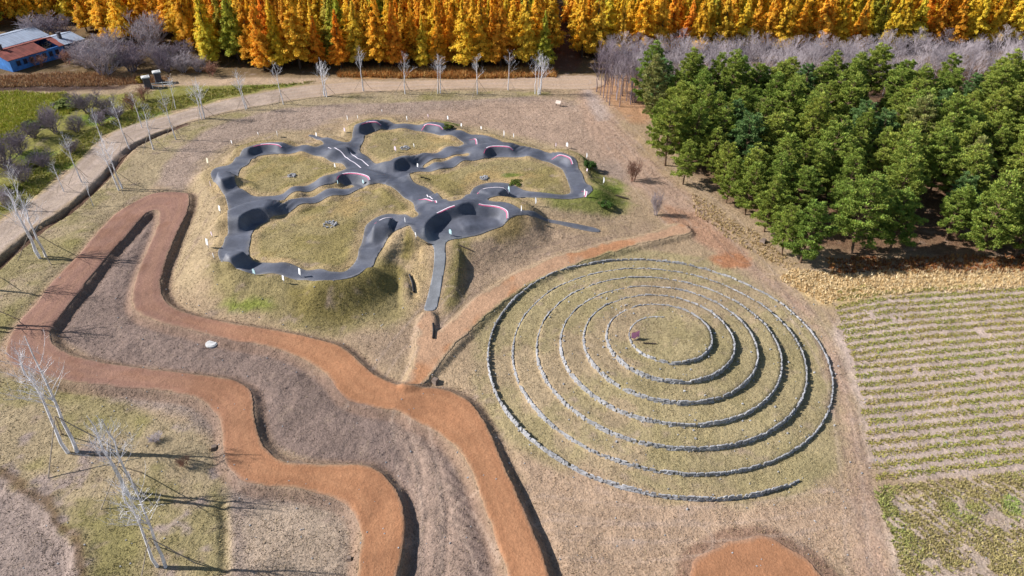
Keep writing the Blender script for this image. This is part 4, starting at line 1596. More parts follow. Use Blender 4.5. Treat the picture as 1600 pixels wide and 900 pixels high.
# ------------------------------------------------------------------ shrubs
SHRUB = [tree_proto('bare_shrub', [('limbs', bare_shape(900 + k, 2.0, M_TWIG_PURPLE, .03, .5, 9, .08, 2, .75, 11, 4))], 'shrub', 'shrub') for k in range(3)]
SHRUB_G = [tree_proto('bare_shrub', [('limbs', bare_shape(910 + k, 2.0, M_TWIG, .03, .5, 9, .08, 2, .75, 11, 4))], 'shrub', 'shrub') for k in range(2)]
SHRUB_R = [tree_proto('bare_shrub', [('limbs', bare_shape(920 + k, 2.0, M_TWIG_RED, .03, .5, 9, .12, 2, .6, 7, 4))], 'shrub', 'shrub') for k in range(2)]


def leafy_shape(seed, n=900, sx=1.0, sz=.9, leaf=.13):
    r = np.random.default_rng(seed)
    P, Nn = [], []
    for _ in range(16):
        a = r.uniform(0, 6.28)
        q = r.uniform(0, 1) ** .5
        c = np.array([math.cos(a) * q * .8 * sx, math.sin(a) * q * .8 * sx, sz * r.uniform(.25, .95) * (1 - .4 * q)])
        d = r.normal(0, 1, (n // 16, 3))
        d /= np.linalg.norm(d, axis=1)[:, None]
        P.append(c + d * r.uniform(.25, .42) * r.uniform(.5, 1, (n // 16, 1)))
        Nn.append(d + np.array([0, 0, .3]))
    V_, F_, t = leaf_cloud(np.concatenate(P), np.concatenate(Nn), leaf, seed)
    me_ = mesh_from('foliage', V_, F_, M_LEAF)
    set_col(me_, t)
    b = MB()
    rr = random.Random(seed)
    for k in range(7):
        a = rr.uniform(0, 6.28)
        b.tube([(0, 0, -.1), (math.cos(a) * .3, math.sin(a) * .3, .45), (math.cos(a) * .7, math.sin(a) * .7, .9)], [.03, .02, .006], 3)
    return me_, b.mesh('stem', M_BARK_DARK)


LEAFY = []
for k in range(3):
    f_, s_ = leafy_shape(950 + k)
    LEAFY.append(tree_proto('leafy_shrub', [('stem', s_), ('foliage', f_)], 'shrub', 'shrub'))
shr = [  # px, py, radius scale, height scale, kind, label
    (88, 208, 1.6, 1.7, 'p', 'dark purple shrub with its black shadow pool beside the green field'),
    (10, 262, 2.2, 1.8, 'p', 'big purple bare shrub at the border below the green field'),
    (40, 285, 1.5, 1.2, 'p', 'purple bare shrub next to the road verge and the biggest purple one'),
    (8, 322, 1.2, 1.0, 'g', 'greyish shrub on the road verge at the border'),
    (72, 262, 1.3, 1.0, 'p', 'small purple shrub halfway along the shrub line'),
    (30, 240, 1.6, 1.3, 'p', 'purple shrub at the corner of the bright green field'),
    (112, 238, 1.1, .8, 'p', 'low purple shrub in yellow grass next to the shrub line'),
    (140, 175, 1.9, 1.5, 'p', 'wide purple shrub standing on the brown bank'),
    (170, 178, 1.4, 1.3, 'p', 'purple shrub between brown bank and road bend'),
    (160, 196, 1.2, .9, 'p', 'low purplish shrub just above the road bend'),
    (205, 172, 1.4, 1.2, 'r', 'reddish shrub on the bank below the gate pillars'),
    (225, 160, 1.2, 1.1, 'r', 'reddish shrub right in front of the gate pillars'),
    (165, 118, 3.0, 2.4, 'g', 'large grey green bare shrub near the blue shed'),
    (205, 112, 2.4, 1.9, 'p', 'purple bare shrub behind the gate pillars'),
    (140, 105, 2.2, 2.0, 'g', 'grey shrub close to the end wall of the blue shed'),
    (262, 112, 2.0, 1.6, 'p', 'purplish shrub beside the gate lane below the first larches'),
    (290, 112, 1.7, 1.4, 'g', 'grey shrub at the foot of the tall golden larch'),
    (70, 62, 2.8, 2.2, 'g', 'grey shrub behind the pale tin roof'),
    (100, 62, 2.4, 2.0, 'p', 'purple shrub behind the shed gable'),
    (232, 82, 3.0, 3.0, 'g', 'tall grey bare shrub between two golden larches'),
    (60, 105, 1.4, .9, 'r', 'reddish low shrub under the blue wall'),
    (105, 100, 1.6, 1.1, 'r', 'reddish low shrub in front of the dark shed end'),
    (990, 283, 1.0, 1.25, 'r', 'reddish bare shrub alone on the dirt beside the lane'),
    (1024, 337, .55, 1.3, 'g', 'upright clump of dry stems on the dirt lane edge'),
    (290, 727, .5, .42, 'r', 'rust red round bush between sapling shadows and the orange path'),
    (246, 690, .45, .28, 'g', 'small dead grey shrub lying in the yellow grass'),
    (250, 102, 2.2, 1.8, 'g', 'grey shrub on the slope above the gate pillars'),
    (185, 88, 2.4, 2.0, 'g', 'grey green shrub between the shed and the first orange larches'),
    (205, 100, 2.2, 1.7, 'p', 'purple shrub on the slope behind the pillar with pale cap'),
    (150, 92, 2.0, 1.7, 'g', 'grey shrub behind the large grey green one near the shed'),
    (285, 98, 2.0, 1.6, 'p', 'purplish shrub under the tall larches above the gate lane'),
    (310, 112, 1.6, 1.2, 'g', 'grey shrub beside the brown weeds below the tall larches'),
    (330, 118, 1.4, 1.0, 'r', 'reddish shrub at the start of the gate lane'),
    (52, 215, 1.4, 1.0, 'p', 'purple shrub inside the green field corner'),
    (120, 205, 1.3, 1.0, 'p', 'purple shrub between dark shadow pool and road bend'),
    (185, 185, 1.1, .9, 'p', 'low purple shrub on the grassy bank just before the road bend'),
    (990, 160, 1.0, .9, 'p', 'purple bush under the leafless grove')]
for px, py, rs, hh, k, lab in shr:
    x, y = on_ground(px, py)
    lst = {'p': SHRUB, 'g': SHRUB_G, 'r': SHRUB_R}[k]
    put(lst[random.randrange(len(lst))], x, y, random.uniform(0, 6.28), (rs, rs, hh), lab, 'bare shrubs')
lshr = [(140, 85, 2.2, 2.2, (.16, .17, .04), 'olive leafy shrub beyond the shed end wall'), (125, 72, 1.8, 1.6, (.30, .27, .03), 'yellow leafy shrub behind the shed'),
        (185, 98, 2.2, 1.9, (.16, .16, .05), 'olive leafy shrub under the first orange larches'), (262, 98, 2.2, 1.7, (.20, .22, .03), 'yellow green shrub left of the tall golden larch'),
        (222, 128, 1.1, 1.2, (.34, .24, .04), 'yellow leafy bush beside the gate pillars'), (60, 195, 2.0, .9, (.13, .16, .03), 'low green bush at the field edge'),
        (100, 168, 2.4, .9, (.15, .18, .04), 'spreading green bush above the brown bank'), (20, 300, 1.4, .8, (.19, .19, .03), 'yellow green bush among purple shrubs by the road'),
        (60, 256, 1.3, .6, (.2, .2, .03), 'low yellow bush in the shrub line'), (921, 262, .9, .8, (.05, .10, .02), 'dark green bush between two white signs near the far right turn'),
        (944, 322, 1.0, .45, (.06, .11, .02), 'low green bush on the grassy bank by the two ramps'), (700, 199, .9, .35, (.09, .12, .02), 'low green bush behind the top turn of the track'),
        (806, 287, .9, .35, (.10, .13, .02), 'low green bush on the lawn beside the inner banked turn')]
for px, py, rs, hh, c, lab in lshr:
    x, y = on_ground(px, py)
    put(LEAFY[random.randrange(3)], x, y, random.uniform(0, 6.28), (rs, rs, hh), lab, 'leafy shrubs', c)

# ------------------------------------------------------------------ white signs round the pump track
def sign_parts(kind):
    p = MB()
    b = MB()
    if kind == 'board':
        p.tube([(0, 0, -.1), (0, 0, .55)], [.03, .03], 6)
        b.box((0, 0, .78), (.42, .05, .72), 0, -.12, 0)
    elif kind == 'arrow':
        p.tube([(0, 0, -.1), (0, 0, 1.0)], [.03, .025], 6)
        b.box((.02, 0, .95), (.3, .05, .4), 0, 0, 0, .6)
        b.box((.1, 0, .6), (.16, .045, .32), .4, 0, 0)
    elif kind == 'flag':
        p.tube([(0, 0, -.1), (.02, 0, 1.3)], [.022, .018], 5)
        z = [.35, .6, .9, 1.15, 1.3]
        w = [.12, .2, .22, .17, .05]
        for i in range(4):
            b.quad((.02, .015, z[i]), (.02 + w[i], .03, z[i]), (.02 + w[i + 1], .03, z[i + 1]), (.02, .015, z[i + 1]))
            b.quad((.02, -.015, z[i + 1]), (.02 + w[i + 1], .0, z[i + 1]), (.02 + w[i], .0, z[i]), (.02, -.015, z[i]))
    else:   # round topped panel
        p.tube([(0, 0, -.1), (0, 0, .5)], [.035, .035], 6)
        n = 10
        out = [(-.24, .35), (.24, .35)] + [(.24 * math.cos(t), .85 + .24 * math.sin(t)) for t in np.linspace(0, math.pi, n)]
        k = len(b.v)
        for s in (-.03, .03):
            b.v += [(x_, s, z_) for x_, z_ in out]
        m = len(out)
        b.f.append(tuple(k + i for i in range(m)))
        b.f.append(tuple(k + m + i for i in reversed(range(m))))
        for i in range(m):
            b.f.append((k + i, k + m + i, k + m + (i + 1) % m, k + (i + 1) % m))
    return p, b


SIGN = {}
SIGN_MESH = {}
for kind in ('board', 'arrow', 'flag', 'round'):
    p, b = sign_parts(kind)
    post = p.mesh('post', M_POST)
    for mn, mm in (('w', M_WHITE), ('c', M_CYAN), ('y', M_CREAM), ('l', M_LILAC)):
        SIGN_MESH[kind, mn] = (post, mesh_from('panel', b.v, b.f, mm))
signs = [  # px, py, kind, colour, yaw, size, label
    (326, 259, 'board', 'y', .5, 1.15, 'cream board sign behind the small banked turn closest to the gravel road'),
    (363, 227, 'round', 'w', .2, .85, 'white sign alone on mauve soil outside the upper turn'),
    (404, 214, 'arrow', 'w', .4, .8, 'white arrow sign behind the first upper turn'),
    (434, 214, 'round', 'w', -.3, 1.0, 'round topped white sign behind the upper turn beside the entry ramp'),
    (495, 216, 'board', 'w', .1, .9, 'white board sign on the far entry ramp'),
    (543, 190, 'flag', 'w', 0, .95, 'thin white flag on soil between the two far turns'),
    (559, 187, 'flag', 'w', .2, .7, 'short white flag next to the far turn with dark wall'),
    (539, 208, 'round', 'l', .3, .9, 'pinkish round topped sign in dry grass beside the entry ramp'),
    (597, 177, 'arrow', 'w', .6, .6, 'faint small white arrow sign on the soil plain behind the far turn'),
    (636, 191, 'arrow', 'w', 0, 1.0, 'white arrow sign behind the straight between the far turns'),
    (669, 186, 'arrow', 'l', .1, .8, 'pale lilac arrow sign behind the farthest painted turn'),
    (700, 189, 'round', 'w', 0, .9, 'white round topped sign beside the low green bush'),
    (721, 200, 'board', 'w', .3, .75, 'white board sign in green grass behind the small painted turn'),
    (752, 204, 'round', 'w', .1, .75, 'white round topped sign at the tip of the far green patch'),
    (787, 215, 'flag', 'w', 0, 1.05, 'taller white flag of the pair behind the wide asphalt apron'),
    (802, 217, 'flag', 'w', .2, .8, 'shorter white flag of the pair behind the wide asphalt apron'),
    (868, 231, 'flag', 'l', 0, .7, 'thin pale flag pair on the soil behind the last straight'),
    (886, 232, 'round', 'w', .2, 1.0, 'white round topped sign on the soil behind the last painted turn'),
    (916, 249, 'flag', 'w', .1, .9, 'white flag above the dark green bush'),
    (917, 270, 'board', 'l', .0, .6, 'pale board sign below the dark green bush'),
    (942, 289, 'flag', 'w', .3, 1.05, 'white flag on the green bank by the end turn'),
    (912, 309, 'flag', 'w', .1, 1.1, 'white flag standing on the end turn asphalt'),
    (836, 322, 'flag', 'w', .5, 1.1, 'white flag leaning in grass between the two lower tracks'),
    (814, 333, 'flag', 'w', -.2, .95, 'white flag at the head of the side ramp'),
    (795, 304, 'arrow', 'c', .2, 1.15, 'pale blue arrow sign in the inner banked turn'),
    (704, 369, 'round', 'c', .5, .95, 'pale cyan round topped sign inside the large bowl'),
    (650, 375, 'arrow', 'w', .2, .95, 'white arrow sign on grass at the head of the near ramp'),
    (633, 350, 'flag', 'w', -.2, .8, 'white flag between bowl and the dark walled turn'),
    (528, 290, 'flag', 'c', .1, .7, 'pale cyan flag at the mouth of the pink lined turn'),
    (568, 289, 'round', 'c', .2, .8, 'pale cyan round topped sign inside the pink lined turn'),
    (524, 264, 'round', 'w', .2, .85, 'white sign on the lawn tip below the double white lines'),
    (618, 238, 'round', 'l', .5, 1.0, 'pinkish sign on the far lawn beside the stone ring'),
    (647, 233, 'arrow', 'w', .2, .85, 'white arrow sign on the far lawn beside the stone ring'),
    (653, 264, 'board', 'w', .2, .8, 'white board sign on the dirt tip between the twin roller tracks'),
    (330, 294, 'flag', 'l', 0, .9, 'pale pinkish flag below the small turn closest to the road'),
    (345, 334, 'board', 'w', .4, 1.1, 'white board sign in straw beside the wide asphalt apron'),
    (332, 371, 'round', 'l', .2, .8, 'pale lilac sign above the bigger white board in the straw'),
    (326, 388, 'board', 'w', .5, 1.25, 'largest white board sign on the straw slope'),
    (335, 406, 'arrow', 'w', .2, .85, 'white arrow sign outside the near corner turn'),
    (398, 431, 'round', 'c', .7, .9, 'bluish white sign on the asphalt after the near corner turn'),
    (444, 442, 'board', 'w', .5, .9, 'white board sign on the grass lip of the near straight'),
    (470, 434, 'board', 'w', .2, 1.15, 'white board sign standing on the near straight asphalt')]
for px, py, kind, mc, yaw, sc, lab in signs:
    x, y = on_ground(px, py)
    post, pan = SIGN_MESH[kind, mc]
    t = link('track_sign', None, label=lab, cat='sign', group='small white signs round the pump track', loc=(x, y, float(hs(x, y)) + .03), rz=-.85 + .6 * (yaw - .2))
    t.scale = (sc * .74, sc * .74, sc * .74)
    link('post', post, t)
    link('panel', pan, t)

# ------------------------------------------------------------------ small things on the ground
x, y = on_ground(331, 538)
mb = MB()
n = 20
for r_, z0_, z1_ in ((.52, -.1, .12), (.42, .12, .17)):
    k = len(mb.v)
    for z_ in (z0_, z1_):
        mb.v += [(r_ * math.cos(2 * math.pi * i / n), r_ * math.sin(2 * math.pi * i / n), z_) for i in range(n)]
    for i in range(n):
        mb.f.append((k + i, k + (i + 1) % n, k + n + (i + 1) % n, k + n + i))
    mb.f.append(tuple(k + n + i for i in range(n)))
t = link('manhole_cover', mb.mesh('manhole_cover', M_CONC), label='round pale concrete manhole cover in bare soil below the orange path', cat='manhole cover', loc=(x, y, float(hs(x, y))))
mb = MB()
mb.tube([(-.1, 0, .2), (-.1, 0, .26), (.1, 0, .26), (.1, 0, .2)], [.015] * 4, 5)
link('lift_handle', mb.mesh('lift_handle', M_POST), t)

x, y = on_ground(992, 530)
t = link('pink_banner', None, label='small pink fabric banner standing just inside the centre of the stone spiral', cat='banner', loc=(x, y, float(hs(x, y))), rz=.4)
mb = MB()
for sx_ in (-.38, .38):
    mb.tube([(sx_, 0, -.05), (sx_, .02, .78)], [.018, .015], 5)
link('pole', mb.mesh('pole', M_POST), t)
Vv, Ff = [], []
for i in range(9):
    for j in range(6):
        Vv.append((-.38 + .76 * i / 8, .05 * math.sin(i * 1.3) * (1 - j / 7) + .02, .12 + .62 * j / 5 + .04 * math.cos(i * .8)))
for i in range(8):
    for j in range(5):
        a = i * 6 + j
        Ff.append((a, a + 6, a + 7, a + 1))
link('fabric', mesh_from('fabric', Vv, Ff, M_PINK, True), t)

# tilted notice board by the end of the road
x, y = at(872, 166)
t = link('notice_board', None, label='small tilted notice board on two legs on the soil near the road end', cat='notice board', loc=(x, y, float(hs(x, y))), rz=-.5)
mb = MB()
mb.box((0, 0, .6), (.8, .06, .5), 0, -.6, 0)
link('panel', mb.mesh('panel', plain('bleached_board', (.62, .52, .44), .7, .15, 4)), t)
for sx_ in (-.3, .3):
    mb = MB()
    mb.tube([(sx_, .12, -.05), (sx_, .05, .62)], [.045, .04], 6)
    link('leg', mb.mesh('leg', M_DARK), t)

# black pipe ends and sticks
pipes = [([(640, 431), (645, 444), (647, 458)], .11, 'curved black drain pipe lying on the mound left of the near ramp'), ([(677, 507), (678, 518), (677, 530)], .10, 'short black pipe upright beside the foot of the near ramp'),
         ([(718, 384), (738, 393)], .07, 'thin dark stick on the shaded bank behind the near ramp'), ([(666, 382), (675, 383)], .06, 'short dark stick at the edge of the near ramp'),
         ([(657, 278), (672, 281)], .06, 'dark stick on the lawn edge closest to the pines'), ([(962, 306), (982, 312)], .08, 'dark fallen branch on the green bank by the dirt lane'),
         ([(1005, 537), (1025, 538)], .05, 'thin stick lying inside the innermost spiral ring')]
for px, r_, lab in pipes:
    P = [on_ground(*p) for p in px]
    mb = MB()
    o0 = P[0]
    mb.tube([(p[0] - o0[0], p[1] - o0[1], float(hs(*p)) + r_ * .9 + .03 - float(hs(*o0))) for p in P], [r_] * len(P), 6)
    link('dark_pipe' if 'pipe' in lab else 'fallen_stick', mb.mesh('pipe', M_PIPE if 'pipe' in lab else M_BARK_DARK), label=lab, cat='pipe' if 'pipe' in lab else 'stick', loc=(o0[0], o0[1], float(hs(*o0))))

# rocks by the lower track bend and pale stones at the path fork
mb = MB()
mb.box((0, 0, .12), (.5, .36, .34), .3, .2, .15, .7)
rock_mesh = mb.mesh('rock', plain('brown_field_rock', (.2, .15, .12), .9, .3, 4, .03))
for px, py, s, lab in ((335, 701, 1.0, 'brown rock at the bend of the orange path beside the mottled soil'), (546, 874, .7, 'dark rock inside the bottom loop of the orange path'), (680, 597, 1.2, 'pale brown rock heap stone at the fork of the paths'), (1192, 378, 1.3, 'pale boulder at the foot of the edge pines')):
    x, y = on_ground(px, py)
    o = link('field_rock', rock_mesh, label=lab, cat='rock', group='single rocks', loc=(x, y, float(hs(x, y))), rz=random.uniform(0, 3))
    o.scale = (s, s, s)

# gate pillars with pale caps, and the low rail beside them
for px, py, lab in ((232, 137, 'dark gate pillar with pale cap in front of the grey shrubs, nearer one'), (249, 129, 'dark gate pillar with pale cap standing beyond its twin')):
    x, y = at(px, py)
    t = link('gate_pillar', None, label=lab, cat='pillar', group='pair of gate pillars', loc=(x, y, float(hs(x, y))), rz=.5)
    mb = MB()
    mb.box((0, 0, .8), (.95, .95, 1.7), 0)
    mb.box((0, 0, .1), (1.1, 1.1, .3), 0)
    link('shaft', mb.mesh('shaft', M_BRICKGREY), t)
    mb = MB()
    mb.box((0, 0, 1.73), (1.25, 1.25, .16), 0, 0, 0, .9)
    mb.box((0, 0, 1.85), (.9, .9, .1), 0, 0, 0, .5)
    link('cap', mb.mesh('cap', M_CONC), t)
x, y = at(254, 137)
t = link('barrier_gate', None, label='low pale swing barrier beside the gate pillars', cat='gate', loc=(x, y, float(hs(x, y))), rz=.25)
for z_ in (.45, .8):
    mb = MB()
    mb.tube([(-1.4, 0, z_), (1.6, 0, z_)], [.05, .05], 6)
    link('rail', mb.mesh('rail', M_WHITE), t)
for x_ in (-1.4, .1, 1.6):
    mb = MB()
    mb.tube([(x_, 0, -.1), (x_, 0, .9)], [.06, .05], 6)
    link('post', mb.mesh('post', M_WHITE), t)

# ------------------------------------------------------------------ the blue shed and its tin roofed neighbour
A = at(21, 113)
B = at(104, 88)
u = (B - A) / np.linalg.norm(B - A)
rzb = math.atan2(u[1], u[0])
Lh, Wd, Wh = float(np.linalg.norm(B - A)), 6.5, 1.95


def shed(name, label, ox, oy, L, W, hwall, rise, wallm, roofm, windows, hole=False):
    """local x along the long wall, y to the back"""
    t = link(name, None, label=label, cat='building', loc=(ox, oy, 0), rz=rzb)
    mb = MB()
    th = .2
    mb.box((L / 2, th / 2, hwall / 2), (L, th, hwall))
    mb.box((L / 2, W - th / 2, hwall / 2), (L, th, hwall))
    for x0 in (th / 2 + .002, L - th / 2 - .002):
        mb.box((x0, W / 2, hwall / 2), (th, W - 2 * th - .004, hwall))
        k = len(mb.v)
        for dx in (-th / 2, th / 2):
            mb.v += [(x0 + dx, .02, hwall), (x0 + dx, W - .02, hwall), (x0 + dx, W / 2, hwall + rise)]
        mb.f += [(k, k + 1, k + 2), (k + 5, k + 4, k + 3), (k, k + 3, k + 4, k + 1), (k + 1, k + 4, k + 5, k + 2), (k + 2, k + 5, k + 3, k)]
    link('wall', mb.mesh('wall', wallm), t)
    # roof of separate corrugated panels
    n = max(6, int(L / 1.0))
    eo = .35
    for sidey in (0, 1):
        for i in range(n):
            if hole and sidey == 0 and n * .62 <= i < n * .86:
                continue
            mb = MB()
            x0, x1 = -eo + i * (L + 2 * eo) / n, -eo + (i + 1) * (L + 2 * eo) / n - .02
            lift = random.uniform(.03, .06)
            y0, y1 = (-eo, W / 2) if sidey == 0 else (W + eo, W / 2)
            z0 = hwall - rise * eo / (W / 2) + lift
            z1 = hwall + rise + lift
            m = 5
            k = len(mb.v)
            for d in (0, .06):
                for q in range(m + 1):
                    xx = x0 + (x1 - x0) * q / m
                    cz = .025 * (q % 2) + d
                    mb.v += [(xx, y0, z0 + cz), (xx, y1, z1 + cz)]
            w = 2 * (m + 1)
            for q in range(m):
                a = k + 2 * q
                mb.f += [(a, a + 2, a + 3, a + 1), (a + w, a + w + 1, a + w + 3, a + w + 2), (a, a + w, a + w + 2, a + 2), (a + 1, a + 3, a + w + 3, a + w + 1)]
            link('roof_panel', mb.mesh('roof_panel', roofm), t)
    mb = MB()
    mb.box((L / 2, W / 2, hwall + rise + .1), (L + .6, .3, .08))
    link('ridge_cap', mb.mesh('ridge_cap', roofm), t)
    if hole:
        mb = MB()
        for i in range(22):
            a = (L * random.uniform(.62, .86), W * random.uniform(.05, .5), hwall + random.uniform(-.3, .6))
            b_ = (a[0] + random.uniform(-1.3, 1.3), a[1] + random.uniform(-1, 1), a[2] + random.uniform(-.5, .5))
            mb.tube([a, b_], [.06, .05], 4)
        mb.box((L * .74, W * .3, hwall - .3), (L * .26, W * .5, .1))
        link('broken_rafters', mb.mesh('broken_rafters', M_DARK), t)
    for i in range(windows):
        x0 = L * (.14 + .72 * i / max(1, windows - 1))
        mb = MB()
        for dx, dz, sx_, sz_ in ((0, .38, .66, .08), (0, -.38, .66, .08), (-.29, 0, .08, .68), (.29, 0, .08, .68), (0, 0, .05, .68)):
            mb.box((x0 + dx, -.03, hwall * .58 + dz), (sx_, .07, sz_))
        fr = link('window', mb.mesh('window', M_NAVY), t)
        mb = MB()
        mb.box((x0, -.012, hwall * .58), (.56, .03, .7))
        link('pane', mb.mesh('pane', M_GLASS), fr)
    return t


def chimney(parent, x_, y_, z_, h=1.1):
    mb = MB()
    mb.box((x_, y_, z_ + h / 2), (.5, .5, h))
    mb.box((x_, y_, z_ + h + .05), (.62, .62, .1))
    link('chimney', mb.mesh('chimney', M_BRICKGREY), parent)


nrm = np.array([-u[1], u[0]])
h1 = shed('blue_shed', 'long blue walled shed with rusty red roof partly fallen in', A[0], A[1], Lh, Wd, Wh, .75, M_BLUEWALL, M_RUST, 7, True)
chimney(h1, 1.2, 3.6, Wh + .5)
C2 = A + u * (Lh + .5)
h2 = shed('tin_roofed_annex', 'dark blue annex with pale tin roof at the end of the red roofed shed', C2[0], C2[1], 3.2, Wd, Wh, .7, M_NAVY, M_TIN, 2)
chimney(h2, .6, 2.0, Wh + .2, 1.3)
D2 = A + nrm * (Wd + 1.0) - u * 4
shed('tin_roofed_shed', 'pale tin roofed shed behind the rusty roof', D2[0], D2[1], Lh + 6, 7.5, Wh, .8, M_BLUEWALL, M_TIN, 5)


# ------------------------------------------------------------------ grass, straw and crops
def blades(x, y, h, w, col, per=3, lean=.5, seed=1):
    r = np.random.default_rng(seed)
    n = len(x)
    x = np.repeat(x, per)
    y = np.repeat(y, per)
    h = np.repeat(h, per) * r.uniform(.6, 1.2, n * per)
    w = np.repeat(w, per)
    c = np.repeat(col, per, 0)
    x = x + r.normal(0, .05, len(x))
    y = y + r.normal(0, .05, len(x))
    a = r.uniform(0, 6.283, len(x))
    l = r.normal(0, lean, (len(x), 2)) * h[:, None]
    z = hs(x, y) - .01
    dx, dy = np.cos(a) * w, np.sin(a) * w
    V_ = np.stack([np.stack([x - dx, y - dy, z], 1), np.stack([x + dx, y + dy, z], 1), np.stack([x + l[:, 0], y + l[:, 1], z + h], 1)], 1).reshape(-1, 3)
    return V_, np.repeat(c * r.uniform(.7, 1.3, (len(x), 1)), 3, 0)


def scatter_mesh(name, Vc, Cc, label):
    me_ = mesh_from(name, Vc, np.arange(len(Vc)).reshape(-1, 3), M_TUFT)
    set_col(me_, np.clip(Cc, .005, .95))
    return link(name, me_, kind='stuff', label=label)


def sample(fieldarr, x, y):
    i = np.clip(np.searchsorted(XS, x) - 1, 0, NX - 1)
    j = np.clip(np.searchsorted(YS, y) - 1, 0, NY - 1)
    return fieldarr[i, j]


nt_ = 260000
gx = rng.uniform(-62, 52, nt_)
gy = 25 + (112 - 25) * rng.random(nt_) ** 1.35
sx = np.abs(gx) / (gy * math.cos(TILT) + CAM_H * math.sin(TILT)) * FOCAL_PX
ok = sx < 830
ok &= sample(SD_TRACK, gx, gy) > .12
ok &= sample(SD_OR, gx, gy) > .1
ok &= sample(SD_PAD, gx, gy) > .1
ok &= sample(SD_SAND, gx, gy) > .1
ok &= sample(SD_ROAD, gx, gy) > .1
ok &= ~((sample(sdf_poly(world_poly(FIELD, 1), 3.0), gx, gy) < 0))
dens = .45 + .55 * (vnoise(gx, gy, 1.3, 4) > .45)
soil = sample(SD_SOIL, gx, gy) < 0
dens = np.where(soil, .35, dens)
ok &= rng.random(nt_) < dens
gx, gy = gx[ok], gy[ok]
lc = local_col(gx, gy)
tint = rng.random(len(gx))
straw = lin(205, 184, 140)
cc = lc * .9 * (1 - .35 * (tint > .5)[:, None]) + straw[None] * .27 * (tint > .5)[:, None]
Vb, Cb = blades(gx, gy, rng.uniform(.04, .12, len(gx)), np.full(len(gx), .03), cc, 2, .8, 3)
scatter_mesh('grass', Vb, Cb, 'short dry grass scattered over the ground')

# tall dry grass: strip before the pines, foot of the larches, red-brown weeds below the shed
Vt, Ct = [], []


def strip(px, n, h, cols, seed):
    P = world_poly(px, 0)
    lo, hi = P.min(0), P.max(0)
    r = np.random.default_rng(seed)
    x = r.uniform(lo[0], hi[0], n * 3)
    y = r.uniform(lo[1], hi[1], n * 3)
    m = sample(sdf_poly(P, 2.0), x, y) + .8 * (vnoise(x, y, 1.5, 2) - .5) < 0
    x, y = x[m][:n], y[m][:n]
    k = r.integers(0, len(cols), len(x))
    col = np.array([lin(*c) for c in cols])[k] * .9
    V_, C_ = blades(x, y, r.uniform(h * .5, h, len(x)), np.full(len(x), .045), col, 4, .35, seed)
    Vt.append(V_)
    Ct.append(C_)


strip([(1235, 420), (1300, 432), (1420, 424), (1600, 424), (1760, 424), (1760, 448), (1600, 450), (1400, 458), (1290, 478), (1215, 440)], 3600, .36, [(236, 214, 172), (226, 200, 152), (212, 182, 134)], 11)
strip([(530, 111), (700, 109), (865, 109), (870, 122), (700, 124), (530, 121)], 5000, .9, [(196, 146, 84), (180, 120, 66), (206, 168, 104)], 12)
strip([(-60, 122), (120, 114), (160, 114), (262, 122), (255, 130), (150, 136), (0, 137), (-60, 139)], 3500, .6, [(182, 146, 110), (164, 126, 94), (196, 164, 122)], 13)
strip([(1080, 300), (1190, 372), (1245, 412), (1230, 425), (1170, 395), (1090, 340)], 700, .25, [(190, 164, 120), (176, 152, 104)], 14)
strip([(1290, 405), (1600, 398), (1760, 398), (1760, 424), (1600, 426), (1300, 430)], 2200, .4, [(150, 92, 56), (130, 84, 50), (176, 130, 76)], 16)
scatter_mesh('tall_grass', np.concatenate(Vt), np.concatenate(Ct), 'tall tawny dry grass along the forest edges')
Vt, Ct = [], []
strip([(-60, 142), (100, 146), (112, 176), (60, 198), (0, 238), (-60, 270)], 7000, .5, [(186, 186, 84), (166, 172, 70), (200, 188, 110)], 15)
strip([(0, 335), (60, 300), (120, 252), (165, 208), (250, 178), (330, 156), (420, 138), (500, 127), (330, 140), (240, 158), (150, 200), (60, 262), (0, 300)], 9000, .35, [(150, 156, 70), (168, 162, 84), (184, 172, 104)], 17)
scatter_mesh('green_grass', np.concatenate(Vt), np.concatenate(Ct), 'long green grass beyond the gravel road')

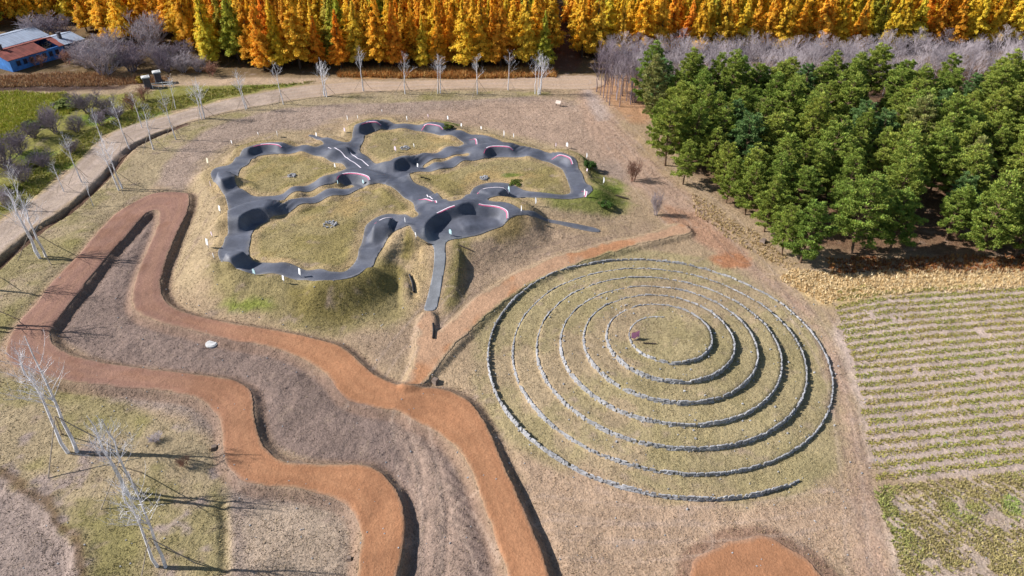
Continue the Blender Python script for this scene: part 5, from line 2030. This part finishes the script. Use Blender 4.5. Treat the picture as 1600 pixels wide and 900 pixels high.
# rows of seedlings in the field
Vr, Cr = [], []
rowy = 33.3
k = 0
px_, py_, pc_ = [], [], []
while rowy < 57:
    x = np.arange(24.4, 56, .026)
    t = np.clip((rowy - 44) / 9, 0, 1)
    y = rowy + .135 * (x - 25) - t * .016 * np.clip(37 - x, 0, 20) ** 2 - .03 * t * (x - 25)
    left = np.interp(rowy, [33, 41, 46, 51, 57], [25.0, 27.2, 28.5, 28.8, 31])
    m = (x > left + rng.uniform(0, .5)) & (y < 55.5 + .02 * x)
    x, y = x[m], y[m]
    gap = vnoise(x * 1.0, y * 5.0, 1.0, k) > .07
    x, y = x[gap], y[gap]
    px_.append(x + rng.normal(0, .05, len(x)))
    py_.append(y + np.clip(rng.normal(0, .17, len(x)), -.3, .3))
    g = rng.random(len(x)) * .6 + .6 * vnoise(x, y, 2.5, 5)
    pc_.append(np.where((g < .38)[:, None], lin(156, 140, 86)[None], np.where((g < .8)[:, None], lin(150, 144, 74)[None], lin(136, 142, 70)[None])))
    rowy += 1.0
    k += 1
x, y, c = np.concatenate(px_), np.concatenate(py_), np.concatenate(pc_)
Vb, Cb = blades(x, y, rng.uniform(.06, .17, len(x)), np.full(len(x), .042), c, 4, .8, 21)
scatter_mesh('seedling_rows', Vb, Cb, 'rows of small olive seedlings in the pale field')
P = world_poly([(1362, 764), (1620, 735), (1800, 735), (1800, 960), (1425, 960), (1395, 850)], 0)
n = 26000
x = rng.uniform(P[:, 0].min(), P[:, 0].max(), n)
y = rng.uniform(P[:, 1].min(), P[:, 1].max(), n)
q = vnoise(x, y, 1.0, 3) * .5 + vnoise(x, y, .5, 6) * .3 + .25 * (np.sin((x * .82 + y * .57) * 2 * math.pi / .55) * .5 + .5)
m = (sample(sdf_poly(P, 2.0), x, y) < 0) & (q > .46)
x, y = x[m], y[m]
g = vnoise(x, y, 2.2, 2) + rng.normal(0, .12, len(x))
c = np.where((g < .45)[:, None], lin(158, 144, 96)[None], np.where((g < .75)[:, None], lin(150, 142, 88)[None], lin(144, 146, 84)[None]))
b_ = at(1590, 790)
hot = np.hypot(x - b_[0], y - b_[1]) < .9
c[hot] = lin(146, 156, 88)
Vb, Cb = blades(x, y, rng.uniform(.06, .16, len(x)), np.full(len(x), .06), c, 4, .8, 22)
scatter_mesh('ground_cover_plants', Vb, Cb, 'patchy low green ground cover below the seedling rows')
